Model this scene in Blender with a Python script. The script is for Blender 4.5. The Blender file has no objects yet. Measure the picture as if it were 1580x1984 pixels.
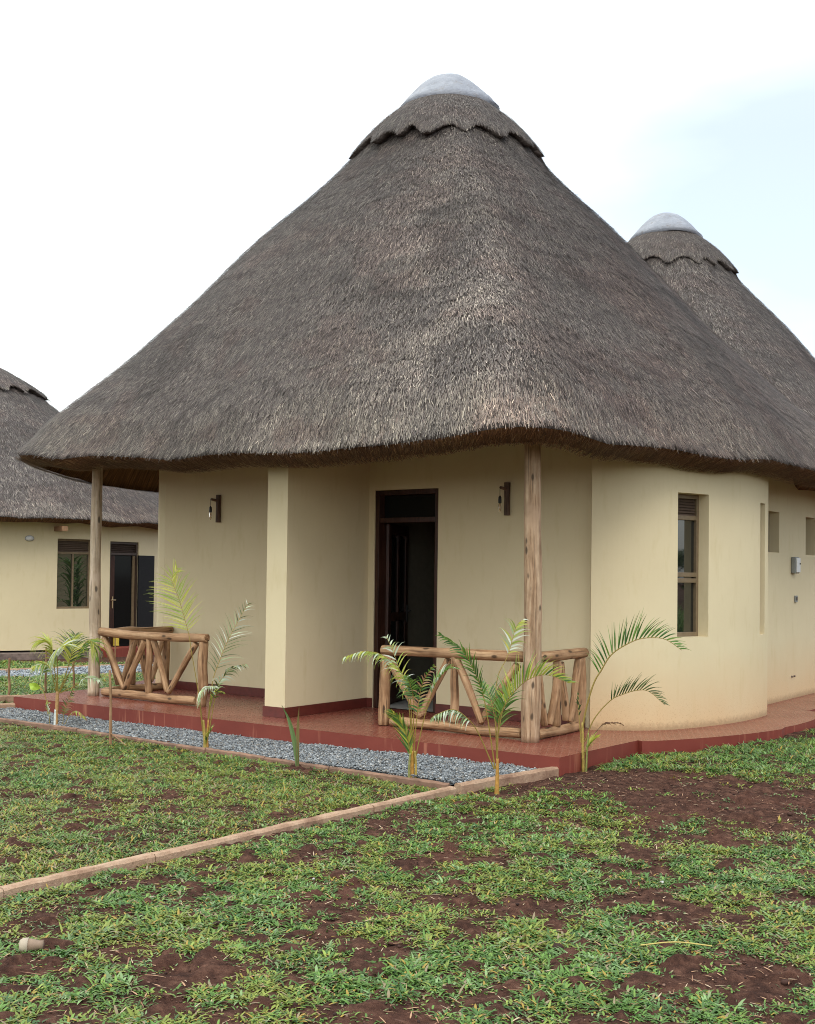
import bpy, math, random
import numpy as np
from mathutils import Matrix, Vector

random.seed(7)
RS = np.random.RandomState(11)
PI = math.pi
scn = bpy.context.scene
COL = scn.collection

# ------------------------------------------------------------------ camera
EYE = 1.65
F_PX, CX_PX, CY_PX = 2250.0, 790.0, 1069.0
cam_rot = Matrix.Rotation(PI / 2 + math.radians(1.3), 3, 'X') @ Matrix.Rotation(0.0125, 3, 'Z')
cd = bpy.data.cameras.new('camera')
cam = bpy.data.objects.new('camera', cd)
COL.objects.link(cam)
cam.matrix_world = Matrix.Translation((0, 0, EYE)) @ cam_rot.to_4x4()
cd.sensor_fit = 'HORIZONTAL'
cd.sensor_width = 36.0
cd.lens = 36.0 * F_PX / 1580.0
cd.shift_y = (CY_PX - 992.0) / 1580.0
cd.clip_start = 0.1
cd.clip_end = 3000.0
scn.camera = cam

def at(x, y, Y):
    """photo pixel + depth -> point in the world"""
    d = cam_rot @ Vector(((x - CX_PX) / F_PX, -(y - CY_PX) / F_PX, -1.0))
    return Vector((0, 0, EYE)) + d * (Y / d.y)

def onz(x, y, z):
    d = cam_rot @ Vector(((x - CX_PX) / F_PX, -(y - CY_PX) / F_PX, -1.0))
    return Vector((0, 0, EYE)) + d * ((z - EYE) / d.z)

# ------------------------------------------------------------------ world, sun, exposure
SUN_EL, SUN_AZ = math.radians(52), math.radians(168)      # azimuth clockwise from +Y: behind the camera, a little to its right
w = bpy.data.worlds.new('World'); scn.world = w; w.use_nodes = True
nt = w.node_tree; nt.nodes.clear()
def N(t, typ, **kw):
    n = t.nodes.new(typ)
    for k, v in kw.items(): setattr(n, k, v)
    return n
out = N(nt, 'ShaderNodeOutputWorld'); bg = N(nt, 'ShaderNodeBackground')
sky = N(nt, 'ShaderNodeTexSky', sky_type='NISHITA', sun_disc=False, sun_elevation=SUN_EL, sun_rotation=SUN_AZ)
sky.dust_density = 2.5; sky.air_density = 1.0
tc = N(nt, 'ShaderNodeTexCoord'); mp = N(nt, 'ShaderNodeMapping'); mp.inputs['Scale'].default_value = (1.0, 1.0, 2.6)
mp.inputs['Location'].default_value = (3.1, 0.4, 0.3)
nz = N(nt, 'ShaderNodeTexNoise'); nz.inputs['Scale'].default_value = 2.3; nz.inputs['Detail'].default_value = 5
nt.links.new(tc.outputs['Generated'], mp.inputs['Vector']); nt.links.new(mp.outputs['Vector'], nz.inputs['Vector'])
sx = N(nt, 'ShaderNodeSeparateXYZ'); nt.links.new(tc.outputs['Generated'], sx.inputs[0])
m1 = N(nt, 'ShaderNodeMath', operation='MULTIPLY_ADD'); m1.inputs[1].default_value = -1.1; m1.inputs[2].default_value = 0.22
nt.links.new(sx.outputs['X'], m1.inputs[0])          # thicker cloud towards the left
m2 = N(nt, 'ShaderNodeMath', operation='ADD'); nt.links.new(nz.outputs['Fac'], m2.inputs[0]); nt.links.new(m1.outputs[0], m2.inputs[1])
cr = N(nt, 'ShaderNodeValToRGB'); cr.color_ramp.elements[0].position = 0.34; cr.color_ramp.elements[1].position = 0.98
cr.color_ramp.elements[0].color = (0.38, 0.38, 0.38, 1)
nt.links.new(m2.outputs[0], cr.inputs[0])
mx = N(nt, 'ShaderNodeMix', data_type='RGBA'); mx.inputs['B'].default_value = (11.2, 11.4, 11.6, 1)
mr = N(nt, 'ShaderNodeMapRange'); nt.links.new(sx.outputs['Z'], mr.inputs['Value'])
mr.inputs['From Min'].default_value = 0.35; mr.inputs['From Max'].default_value = 1.0; mr.inputs['To Min'].default_value = 1.0; mr.inputs['To Max'].default_value = 2.1
vs_ = N(nt, 'ShaderNodeVectorMath', operation='SCALE'); vs_.inputs[0].default_value = (7.0, 7.35, 7.4); nt.links.new(mr.outputs[0], vs_.inputs['Scale'])
nt.links.new(vs_.outputs[0], mx.inputs['B'])
nt.links.new(cr.outputs['Color'], mx.inputs['Factor']); nt.links.new(sky.outputs['Color'], mx.inputs['A'])
nt.links.new(mx.outputs['Result'], bg.inputs['Color']); bg.inputs['Strength'].default_value = 0.15
nt.links.new(bg.outputs[0], out.inputs['Surface'])

sl = bpy.data.lights.new('sun', 'SUN'); sl.energy = 0.7; sl.angle = math.radians(30); sl.color = (1.0, 0.96, 0.9)
so = bpy.data.objects.new('sun', sl); COL.objects.link(so)
sd = Vector((math.sin(SUN_AZ) * math.cos(SUN_EL), math.cos(SUN_AZ) * math.cos(SUN_EL), math.sin(SUN_EL)))
so.rotation_euler = (-sd).to_track_quat('-Z', 'Y').to_euler()
so.location = (0, -20, 30)
scn.view_settings.view_transform = 'Standard'
scn.view_settings.look = 'None'
scn.view_settings.gamma = 1.0
scn.view_settings.use_curve_mapping = False
scn.view_settings.exposure = 0.58
scn.cycles.filter_width = 1.0
scn.cycles.use_denoising = True
scn.cycles.denoising_prefilter = 'NONE'

# ------------------------------------------------------------------ helpers
def vnoise(x, y, seed=0):
    """smooth value noise, numpy"""
    x = np.asarray(x, float); y = np.asarray(y, float)
    xi = np.floor(x).astype(np.int64); yi = np.floor(y).astype(np.int64)
    fx = x - xi; fy = y - yi
    fx = fx * fx * (3 - 2 * fx); fy = fy * fy * (3 - 2 * fy)
    def h(a, b):
        n = (a * 374761393 + b * 668265263 + seed * 974711) & 0x7fffffff
        n = ((n ^ (n >> 13)) * 1274126177) & 0x7fffffff
        return ((n ^ (n >> 16)) & 0xffff) / 65535.0
    return (h(xi, yi) * (1 - fx) + h(xi + 1, yi) * fx) * (1 - fy) + (h(xi, yi + 1) * (1 - fx) + h(xi + 1, yi + 1) * fx) * fy

def fbm(x, y, seed=0, o=4):
    s = 0; a = 0.5; t = 0
    for i in range(o):
        s = s + a * vnoise(x * 2 ** i, y * 2 ** i, seed + i * 17); t += a; a *= 0.5
    return s / t

class MB:
    def __init__(self):
        self.v = []; self.f = []; self.t = []; self.c = []
    def add(self, vs, fs, ts=None, col=None):
        o = len(self.v)
        self.v += [tuple(p) for p in vs]
        self.f += [tuple(i + o for i in f) for f in fs]
        self.t += ([tuple(p) for p in ts] if ts is not None else [(p[0], p[1], p[2]) for p in vs])
        self.c += [tuple(col) if col is not None else (1, 1, 1)] * len(vs)
    def box(self, c, s, rz=0.0, m=None):
        vs = []
        for z in (-.5, .5):
            for (x, y) in ((-.5, -.5), (.5, -.5), (.5, .5), (-.5, .5)):
                vs.append(Vector((x * s[0], y * s[1], z * s[2])))
        R = m if m is not None else Matrix.Rotation(rz, 3, 'Z')
        vs = [R @ p + Vector(c) for p in vs]
        self.add(vs, [(3, 2, 1, 0), (4, 5, 6, 7), (0, 1, 5, 4), (1, 2, 6, 5), (2, 3, 7, 6), (3, 0, 4, 7)])
    def tube(self, pts, rad, n=12, cap=True, col=None, bump=0.0, vstart=0.0, seed=0):
        pts = [Vector(p) for p in pts]
        k = len(pts)
        if not hasattr(rad, '__len__'): rad = [rad] * k
        d0 = (pts[1] - pts[0]).normalized()
        up = Vector((0, 0, 1)) if abs(d0.z) < 0.9 else Vector((1, 0, 0))
        x = d0.cross(up).normalized(); vs = []; ts = []; L = vstart
        for i, p in enumerate(pts):
            d = (pts[min(i + 1, k - 1)] - pts[max(i - 1, 0)]).normalized()
            x = (x - d * x.dot(d)).normalized(); y = d.cross(x)
            if i: L += (p - pts[i - 1]).length
            for j in range(n):
                a = 2 * PI * j / n
                r = rad[i]
                if bump:
                    r *= 1 + bump * (float(vnoise(j * 3.0 / n * 2 + seed, L * 5 + seed * 3.1, seed)) - .5) * 2 + bump * .5 * (random.random() - .5)
                vs.append(p + (x * math.cos(a) + y * math.sin(a)) * r)
                ts.append((math.cos(a) * rad[i] + seed * 1.7, math.sin(a) * rad[i], L))
        fs = []
        for i in range(k - 1):
            for j in range(n):
                a = i * n + j; b = i * n + (j + 1) % n
                fs.append((a, b, b + n, a + n))
        if cap:
            fs.append(tuple(range(n - 1, -1, -1))); fs.append(tuple((k - 1) * n + j for j in range(n)))
        self.add(vs, fs, ts, col)
    def lathe(self, prof, n=24, c=(0, 0, 0), m=None, cap=False):
        vs = []; c = Vector(c)
        for (r, z) in prof:
            for j in range(n):
                a = 2 * PI * j / n
                p = Vector((r * math.cos(a), r * math.sin(a), z))
                if m is not None: p = m @ p
                vs.append(p + c)
        fs = []
        for i in range(len(prof) - 1):
            for j in range(n):
                a = i * n + j; b = i * n + (j + 1) % n
                fs.append((a, b, b + n, a + n))
        if cap:
            fs.append(tuple(range(n - 1, -1, -1))); fs.append(tuple((len(prof) - 1) * n + j for j in range(n)))
        self.add(vs, fs)
    def build(self, name, mat, parent=None, smooth=False, bevel=0.0):
        me = bpy.data.meshes.new(name)
        me.from_pydata(self.v, [], self.f); me.update()
        a = me.attributes.new('tuv', 'FLOAT_VECTOR', 'POINT'); a.data.foreach_set('vector', np.array(self.t, dtype=np.float32).ravel())
        c = me.attributes.new('tint', 'FLOAT_COLOR', 'POINT')
        cc = np.ones((len(self.c), 4), np.float32); cc[:, :3] = np.array(self.c); c.data.foreach_set('color', cc.ravel())
        me.materials.append(mat)
        if smooth: me.polygons.foreach_set('use_smooth', [True] * len(me.polygons))
        o = bpy.data.objects.new(name, me); COL.objects.link(o)
        if parent: o.parent = parent
        if bevel:
            md = o.modifiers.new('bevel', 'BEVEL'); md.width = bevel; md.segments = 2; md.limit_method = 'ANGLE'; md.angle_limit = 0.7
        return o

def npmesh(name, V, Q, mat, parent=None, tint=None, smooth=False, tuv=None, extra=None):
    """V (n,3), Q (m,k) all faces with k corners, optionally extra (m2,k2)"""
    me = bpy.data.meshes.new(name)
    V = np.asarray(V, np.float32); Q = np.asarray(Q, np.int32)
    loops = Q.ravel(); k = Q.shape[1]; starts = np.arange(len(Q)) * k
    if extra is not None and len(extra):
        extra = np.asarray(extra, np.int32)
        starts = np.concatenate([starts, len(loops) + np.arange(len(extra)) * extra.shape[1]])
        loops = np.concatenate([loops, extra.ravel()])
    me.vertices.add(len(V)); me.vertices.foreach_set('co', V.ravel())
    me.loops.add(len(loops)); me.loops.foreach_set('vertex_index', loops.astype(np.int32))
    me.polygons.add(len(starts)); me.polygons.foreach_set('loop_start', starts.astype(np.int32))
    me.update(calc_edges=True); me.validate()
    if tint is not None:
        c = me.attributes.new('tint', 'FLOAT_COLOR', 'POINT')
        cc = np.ones((len(V), 4), np.float32); cc[:, :3] = tint; c.data.foreach_set('color', cc.ravel())
    if tuv is not None:
        a = me.attributes.new('tuv', 'FLOAT_VECTOR', 'POINT'); a.data.foreach_set('vector', np.asarray(tuv, np.float32).ravel())
    if smooth: me.polygons.foreach_set('use_smooth', np.ones(len(me.polygons), bool))
    me.materials.append(mat)
    o = bpy.data.objects.new(name, me); COL.objects.link(o)
    if parent: o.parent = parent
    return o

def tag(o, label=None, cat=None, group=None, kind=None):
    if label: o['label'] = label
    if cat: o['category'] = cat
    if group: o['group'] = group
    if kind: o['kind'] = kind
    return o

def empty(name, loc=(0, 0, 0), rz=0.0):
    o = bpy.data.objects.new(name, None); COL.objects.link(o)
    o.location = loc; o.rotation_euler = (0, 0, rz); o.empty_display_size = 0.3
    return o

def copy_tree(o, parent=None):
    c = o.copy(); COL.objects.link(c)
    if parent: c.parent = parent
    for ch in [x for x in bpy.data.objects if x.parent == o]: copy_tree(ch, c)
    return c

# ------------------------------------------------------------------ materials
def mat(name, rough=0.8, base=(.5, .5, .5), spec=0.5, ior=1.5):
    m = bpy.data.materials.new(name); m.use_nodes = True
    b = m.node_tree.nodes['Principled BSDF']
    b.inputs['Base Color'].default_value = (*base, 1); b.inputs['Roughness'].default_value = rough
    b.inputs['Specular IOR Level'].default_value = spec; b.inputs['IOR'].default_value = ior
    return m, m.node_tree, b

def noise(t, vec, scale, detail=4, rough=0.6, vscale=None, loc=None):
    n = N(t, 'ShaderNodeTexNoise'); n.inputs['Scale'].default_value = scale
    n.inputs['Detail'].default_value = detail; n.inputs['Roughness'].default_value = rough
    if vscale or loc:
        mp = N(t, 'ShaderNodeMapping')
        if vscale: mp.inputs['Scale'].default_value = vscale
        if loc: mp.inputs['Location'].default_value = loc
        t.links.new(vec, mp.inputs['Vector']); vec = mp.outputs['Vector']
    t.links.new(vec, n.inputs['Vector'])
    return n.outputs['Fac']

def ramp(t, fac, stops):
    r = N(t, 'ShaderNodeValToRGB'); e = r.color_ramp.elements
    while len(e) < len(stops): e.new(0.5)
    for i, (p, c) in enumerate(stops):
        e[i].position = p; e[i].color = (*c, 1) if len(c) == 3 else c
    t.links.new(fac, r.inputs[0]); return r.outputs['Color']

def mixc(t, fac, a, b, mode='MIX'):
    m = N(t, 'ShaderNodeMix', data_type='RGBA', blend_type=mode)
    for s, v in (('Factor', fac), ('A', a), ('B', b)):
        if isinstance(v, (int, float)): m.inputs[s].default_value = v
        elif isinstance(v, tuple): m.inputs[s].default_value = (*v, 1)
        else: t.links.new(v, m.inputs[s])
    return m.outputs['Result']

def math_(t, op, a, b=None, clamp=False):
    m = N(t, 'ShaderNodeMath', operation=op, use_clamp=clamp)
    for i, v in enumerate((a, b)):
        if v is None: continue
        if isinstance(v, (int, float)): m.inputs[i].default_value = v
        else: t.links.new(v, m.inputs[i])
    return m.outputs[0]

def bump(t, b, h, strength=0.3, dist=0.01):
    n = N(t, 'ShaderNodeBump'); n.inputs['Strength'].default_value = strength; n.inputs['Distance'].default_value = dist
    t.links.new(h, n.inputs['Height']); t.links.new(n.outputs[0], b.inputs['Normal'])

def attr(t, name, out='Color'):
    a = N(t, 'ShaderNodeAttribute', attribute_name=name); return a.outputs[out]

def geo(t): return N(t, 'ShaderNodeNewGeometry').outputs['Position']

def ramp1(t, v, lo, hi):
    m = N(t, 'ShaderNodeMapRange'); m.inputs['From Min'].default_value = lo; m.inputs['From Max'].default_value = hi
    t.links.new(v, m.inputs['Value']); return m.outputs[0]

def plaster(name, stain):
    m, t, b = mat(name, 0.78, spec=0.25)
    p = geo(t)
    base = ramp(t, noise(t, p, 1.3, 5), [(0.3, (0.605, 0.512, 0.325)), (0.7, (0.645, 0.552, 0.355))])
    base = mixc(t, ramp1(t, noise(t, p, 9.0, 4, vscale=(1, 1, .25)), .55, .85), base, (0.565, 0.47, 0.275))
    if stain:
        sp = N(t, 'ShaderNodeSeparateXYZ'); t.links.new(p, sp.inputs[0])
        z = sp.outputs['Z']
        h = math_(t, 'MULTIPLY_ADD', noise(t, p, 2.2, 4), -0.5); t.nodes[-1].inputs[2].default_value = 0.0
        zz = math_(t, 'ADD', z, math_(t, 'MULTIPLY', noise(t, p, 1.9, 5), -0.45))
        f = ramp(t, ramp1(t, zz, -0.05, 0.75), [(0.0, (.78, .78, .78)), (0.4, (.42, .42, .42)), (1.0, (0, 0, 0))])
        base = mixc(t, f, base, (0.60, 0.395, 0.205))
        spk = ramp1(t, noise(t, p, 95.0, 2, 0.5), 0.60, 0.68)
        low = ramp1(t, z, 0.62, 0.18)
        base = mixc(t, math_(t, 'MULTIPLY', math_(t, 'MULTIPLY', spk, low), 0.55, True), base, (0.34, 0.16, 0.08))
        # grime line and fine splashes next to the floor
        zg = math_(t, 'ADD', z, math_(t, 'MULTIPLY', noise(t, p, 30.0, 3), -0.10))
        g = ramp1(t, zg, 0.21, 0.145)
        base = mixc(t, math_(t, 'MULTIPLY', g, 0.6, True), base, (0.24, 0.15, 0.08))
    t.links.new(base, b.inputs['Base Color'])
    bump(t, b, math_(t, 'ADD', noise(t, p, 3.0, 3), math_(t, 'MULTIPLY', noise(t, p, 120.0, 2), 0.12)), 0.35, 0.012)
    return m

M = {}
M['plaster_far'] = plaster('cream_plaster_far', False)
M['plaster'] = plaster('cream_plaster', False)
M['plaster_dirty'] = plaster('cream_plaster_splashed', True)

def redfloor(name, face):
    m, t, b = mat(name, 0.35, spec=0.35)
    p = geo(t)
    n1 = noise(t, p, 2.0, 6); n2 = noise(t, p, 22.0, 4)
    if face:
        c = ramp(t, n1, [(0.3, (0.155, 0.028, 0.018)), (0.75, (0.215, 0.044, 0.028))])
        st = noise(t, p, 11.0, 3, 0.7, vscale=(1, 1, 0.08))
        big = noise(t, p, 0.9, 1)
        f = math_(t, 'MULTIPLY', ramp1(t, st, 0.56, 0.68), ramp1(t, big, 0.44, 0.58))
        c = mixc(t, math_(t, 'MULTIPLY', f, 0.75, True), c, (0.42, 0.17, 0.10))
        b.inputs['Roughness'].default_value = 0.55
    else:
        c = ramp(t, n1, [(0.25, (0.135, 0.034, 0.023)), (0.5, (0.19, 0.052, 0.035)), (0.8, (0.24, 0.090, 0.062))])
        c = mixc(t, math_(t, 'MULTIPLY', ramp1(t, n2, 0.5, 0.75), 0.22, True), c, (0.30, 0.15, 0.10))
        # trowelled scoring lines in two directions
        wv = N(t, 'ShaderNodeTexWave'); wv.inputs['Scale'].default_value = 5.0; wv.inputs['Distortion'].default_value = 0.6
        mp = N(t, 'ShaderNodeMapping'); mp.inputs['Rotation'].default_value = (0, 0, math.radians(10))
        t.links.new(p, mp.inputs['Vector']); t.links.new(mp.outputs[0], wv.inputs['Vector'])
        c = mixc(t, math_(t, 'MULTIPLY', ramp1(t, wv.outputs['Fac'], 0.93, 1.0), 0.25, True), c, (0.36, 0.2, 0.15))
        t.links.new(ramp(t, n2, [(0.3, (.24, .24, .24)), (0.8, (.34, .34, .34))]), b.inputs['Roughness'])
    t.links.new(c, b.inputs['Base Color'])
    bump(t, b, math_(t, 'ADD', n1, math_(t, 'MULTIPLY', n2, 0.3)), 0.08, 0.01)
    return m
M['floor_top'] = redfloor('red_cement_floor', False)
M['floor_face'] = redfloor('red_cement_edge', True)

def wood_mat(name, c0, c1, c2, rough=0.7, knots=True):
    m, t, b = mat(name, rough, spec=0.3)
    p = attr(t, 'tuv', 'Vector')
    g = noise(t, p, 22.0, 6, 0.65, vscale=(1.5, 1.5, 0.10))
    g2 = noise(t, p, 4.0, 4, 0.6, vscale=(1.6, 1.6, 0.9))
    c = ramp(t, g, [(0.36, c0), (0.47, c1), (0.62, c2)])
    c = mixc(t, math_(t, 'MULTIPLY', ramp1(t, g2, 0.45, 0.6), 0.6, True), c, tuple(x * 0.62 for x in c1))
    g3 = noise(t, p, 1.6, 3, 0.6, vscale=(1.4, 1.4, 1.6), loc=(4, 2, 1))
    c = mixc(t, math_(t, 'MULTIPLY', ramp1(t, g3, 0.5, 0.62), 0.55, True), c, (c2[0] * .9, c2[1] * .86, c2[2] * .85))
    ck = noise(t, p, 60.0, 2, 0.5, vscale=(1.2, 1.2, 0.03), loc=(7, 1, 3))
    c = mixc(t, math_(t, 'MULTIPLY', ramp1(t, ck, 0.62, 0.70), 0.75, True), c, tuple(x * 0.25 for x in c1))
    if knots:
        v = N(t, 'ShaderNodeTexVoronoi'); v.inputs['Scale'].default_value = 3.4
        mp = N(t, 'ShaderNodeMapping'); mp.inputs['Scale'].default_value = (3.2, 3.2, 1.3)
        t.links.new(p, mp.inputs['Vector']); t.links.new(mp.outputs[0], v.inputs['Vector'])
        k = ramp1(t, math_(t, 'ADD', v.outputs['Distance'], math_(t, 'MULTIPLY', g, 0.25)), 0.33, 0.24)
        c = mixc(t, math_(t, 'MULTIPLY', k, 0.9, True), c, tuple(x * 0.16 for x in c1))
    t.links.new(c, b.inputs['Base Color'])
    bump(t, b, math_(t, 'ADD', g, math_(t, 'MULTIPLY', g2, 0.6)), 0.6, 0.012)
    return m
M['log'] = wood_mat('peeled_pole_wood', (0.12, 0.06, 0.028), (0.31, 0.17, 0.082), (0.47, 0.30, 0.165))
M['post'] = wood_mat('grey_pole_wood', (0.17, 0.095, 0.05), (0.35, 0.225, 0.13), (0.50, 0.36, 0.235))
M['post_grey'] = wood_mat('pale_pole_wood', (0.32, 0.235, 0.15), (0.48, 0.37, 0.25), (0.62, 0.51, 0.38))
M['stake'] = wood_mat('stake_wood', (0.12, 0.06, 0.03), (0.26, 0.14, 0.07), (0.36, 0.22, 0.12), knots=False)
M['darkwood'] = wood_mat('varnished_door_wood', (0.022, 0.008, 0.005), (0.038, 0.014, 0.008), (0.06, 0.024, 0.014), 0.4, knots=False)
M['lampwood'] = wood_mat('lamp_board_wood', (0.05, 0.028, 0.018), (0.10, 0.058, 0.038), (0.16, 0.10, 0.07), 0.6, knots=False)

def simple(name, c, rough=0.6, metal=0.0, spec=0.5, ior=1.5, var=0.15, scale=15):
    m, t, b = mat(name, rough, c, spec, ior); b.inputs['Metallic'].default_value = metal
    p = geo(t)
    cc = ramp(t, noise(t, p, scale, 4), [(0.3, tuple(x * (1 - var) for x in c)), (0.7, tuple(min(1, x * (1 + var)) for x in c))])
    t.links.new(cc, b.inputs['Base Color'])
    return m
M['skirt'] = simple('maroon_skirting_paint', (0.105, 0.020, 0.014), 0.4, var=.2)
M['frame'] = simple('bronze_window_frame', (0.16, 0.115, 0.065), 0.45)
M['frame_dark'] = simple('dark_window_frame', (0.055, 0.035, 0.025), 0.45)
M['louvre'] = simple('brown_louvre_blade', (0.10, 0.07, 0.05), 0.35)
M['glass'] = simple('tinted_window_glass', (0.010, 0.012, 0.010), 0.02, ior=2.1, var=0.05)
M['glass_dark'] = simple('dark_door_glass', (0.006, 0.007, 0.007), 0.06, ior=1.25, var=0.05)
M['black'] = simple('black_painted_metal', (0.010, 0.010, 0.011), 0.5, spec=0.2)
M['socket'] = simple('black_bakelite', (0.01, 0.009, 0.008), 0.35)
M['white'] = simple('white_plastic', (0.62, 0.62, 0.60), 0.4, var=0.05)
M['grey_pl'] = simple('grey_plastic', (0.22, 0.23, 0.22), 0.5)
M['brass'] = simple('worn_brass', (0.55, 0.42, 0.24), 0.3, 0.9)
M['yellow'] = simple('yellow_plastic', (0.55, 0.42, 0.05), 0.5)
M['tile'] = simple('pale_floor_tile', (0.42, 0.41, 0.38), 0.3, var=0.08, scale=4)
M['roomwall'] = simple('room_wall_paint', (0.20, 0.18, 0.13), 0.85, var=0.1)
m, t, b = mat('bulb_glass', 0.03, (0.75, 0.62, 0.42)); b.inputs['Transmission Weight'].default_value = 0.75; M['bulb'] = m
M['fil'] = simple('bulb_filament_holder', (0.7, 0.55, 0.35), 0.4)

def thatch_mat(name, under=False):
    m, t, b = mat(name, 0.85, spec=0.2)
    p = attr(t, 'tuv', 'Vector')
    g = noise(t, p, 1.0, 5, 0.7, vscale=(70, 3.5, 1))
    if under:
        c = ramp(t, g, [(0.3, (0.03, 0.014, 0.007)), (0.52, (0.12, 0.056, 0.024)), (0.72, (0.28, 0.14, 0.06))])
    else:
        c = ramp(t, g, [(0.3, (0.035, 0.028, 0.025)), (0.55, (0.10, 0.084, 0.074)), (0.8, (0.20, 0.172, 0.15))])
    t.links.new(c, b.inputs['Base Color'])
    bump(t, b, g, 0.9, 0.03)
    return m
M['thatch'] = thatch_mat('weathered_thatch_base')
M['thatch_under'] = thatch_mat('thatch_underside', True)
def straw_mat(name):
    m, t, b = mat(name, 0.7, spec=0.3)
    t.links.new(attr(t, 'tint'), b.inputs['Base Color']); return m
M['straw'] = straw_mat('weathered_straw')

m, t, b = mat('grey_painted_mortar', 0.55, spec=0.4); p = geo(t)
c = ramp(t, noise(t, p, 4.0, 6, 0.7), [(0.3, (0.16, 0.172, 0.20)), (0.55, (0.23, 0.245, 0.275)), (0.75, (0.32, 0.335, 0.37))])
c = mixc(t, math_(t, 'MULTIPLY', ramp1(t, noise(t, p, 7.0, 6, 0.8, vscale=(1, 1, .45)), 0.54, 0.66), .7, True), c, (0.15, 0.13, 0.115))
t.links.new(c, b.inputs['Base Color']); bump(t, b, noise(t, p, 5.0, 5), 0.8, 0.05); M['mortar'] = m

def soil():
    m, t, b = mat('red_brown_soil', 0.95, spec=0.12); p = geo(t)
    n1 = noise(t, p, 1.1, 5); n2 = noise(t, p, 14.0, 6, 0.7); n3 = noise(t, p, 90.0, 4, 0.7)
    c = ramp(t, n2, [(0.3, (0.024, 0.011, 0.008)), (0.5, (0.072, 0.033, 0.022)), (0.7, (0.155, 0.078, 0.052))])
    c = mixc(t, math_(t, 'MULTIPLY', ramp1(t, n1, 0.5, 0.75), 0.55, True), c, (0.15, 0.062, 0.040), 'MIX')
    c = mixc(t, math_(t, 'MULTIPLY', ramp1(t, n3, 0.6, 0.8), 0.5, True), c, (0.22, 0.13, 0.085))
    # beyond the lawns the ground is grown over
    sp = N(t, 'ShaderNodeSeparateXYZ'); t.links.new(p, sp.inputs[0])
    t.links.new(c, b.inputs['Base Color'])
    bump(t, b, math_(t, 'ADD', n2, math_(t, 'MULTIPLY', n3, 0.6)), 1.0, 0.03)
    return m
M['soil'] = soil()
def tintmat(name, rough=0.6, spec=0.35, sub=0.0, var=0.0):
    m, t, b = mat(name, rough, spec=spec)
    c = attr(t, 'tint')
    if var:
        c = mixc(t, 1.0, c, ramp(t, noise(t, geo(t), 40.0, 3), [(0.3, (1 - var,) * 3), (0.7, (1 + var,) * 3)]), 'MULTIPLY')
    t.links.new(c, b.inputs['Base Color'])
    if sub:
        tr = N(t, 'ShaderNodeBsdfTranslucent'); t.links.new(c, tr.inputs['Color'])
        ms = N(t, 'ShaderNodeMixShader'); ms.inputs[0].default_value = sub
        o = t.nodes['Material Output']
        t.links.new(b.outputs[0], ms.inputs[1]); t.links.new(tr.outputs[0], ms.inputs[2]); t.links.new(ms.outputs[0], o.inputs['Surface'])
    return m
M['grass'] = tintmat('carpet_grass_blade', 0.55, 0.35, 0.25)
M['leaf'] = tintmat('palm_leaf', 0.4, 0.45, 0.3)
M['stone'] = tintmat('crushed_granite', 0.7, 0.3, var=0.3)
M['litter'] = tintmat('dry_litter', 0.8, 0.2)
M['stem'] = tintmat('palm_stem', 0.5, 0.4, var=0.25)

def kerb_mat():
    m, t, b = mat('weathered_kerb_concrete', 0.9, spec=0.15); p = geo(t)
    c = ramp(t, noise(t, p, 5.0, 6, 0.7), [(0.3, (0.20, 0.115, 0.075)), (0.5, (0.36, 0.235, 0.155)), (0.75, (0.48, 0.35, 0.245))])
    c = mixc(t, math_(t, 'MULTIPLY', ramp1(t, noise(t, p, 60.0, 4), 0.55, 0.75), 0.5, True), c, (0.16, 0.09, 0.06))
    t.links.new(c, b.inputs['Base Color']); bump(t, b, noise(t, p, 45.0, 5, 0.7), 0.7, 0.012); return m
M['kerb'] = kerb_mat()
M['kerb_dark'] = simple('soil_stained_kerb', (0.20, 0.115, 0.075), 0.9, var=.4, scale=6)
m, t, b = mat('gravel_bed', 0.9); p = geo(t)
v = N(t, 'ShaderNodeTexVoronoi'); v.inputs['Scale'].default_value = 45; t.links.new(p, v.inputs['Vector'])
t.links.new(ramp(t, v.outputs['Distance'], [(0.1, (0.20, 0.22, 0.24)), (0.7, (0.05, 0.055, 0.06))]), b.inputs['Base Color'])
bump(t, b, v.outputs['Distance'], 1.0, 0.02); M['gravelbed'] = m
M['bark'] = simple('tree_bark', (0.10, 0.075, 0.05), 0.9, var=0.3)
M['stonewall'] = simple('rough_plinth_stone', (0.16, 0.12, 0.10), 0.9, var=0.5, scale=8)

# ------------------------------------------------------------------ ground
U2 = Vector((0.81473271, -0.57983671)); N2 = Vector((0.57983671, 0.81473271)); HC = Vector((0.57, 14.96))
HOUSE_RZ = math.atan2(U2.y, U2.x)
def loc2w(a, b_): return HC + U2 * a + N2 * b_
def w2loc(x, y):
    dx = x - HC.x; dy = y - HC.y
    return dx * U2.x + dy * U2.y, dx * N2.x + dy * N2.y
def sstep(x, a, b):
    t = np.clip((x - a) / (b - a), 0, 1); return t * t * (3 - 2 * t)
KD0 = onz(0, 1720, 0.06); KD1 = onz(880, 1523, 0.07); KD2 = onz(1083, 1480, 0.12)
def right_of_kerb(x, y):
    d = KD1 - KD0
    return ((x - KD0.x) * -d.y + (y - KD0.y) * d.x) * -1.0 / d.xy.length      # >0 on the camera / right side
def ground_base(x, y):
    x = np.asarray(x, float); y = np.asarray(y, float)
    s = right_of_kerb(x, y)
    g = 0.085 * sstep(s, 0.0, 1.0) * sstep(y, 7.0, 9.6) * (1 - sstep(y, 30, 60))
    g = g + 0.015 * sstep(s, -.1, .1)
    g = g - 0.14 * sstep(y, 15.0, 24.0) * (1 - sstep(x, -2.0, 3.0))
    return g
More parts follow.
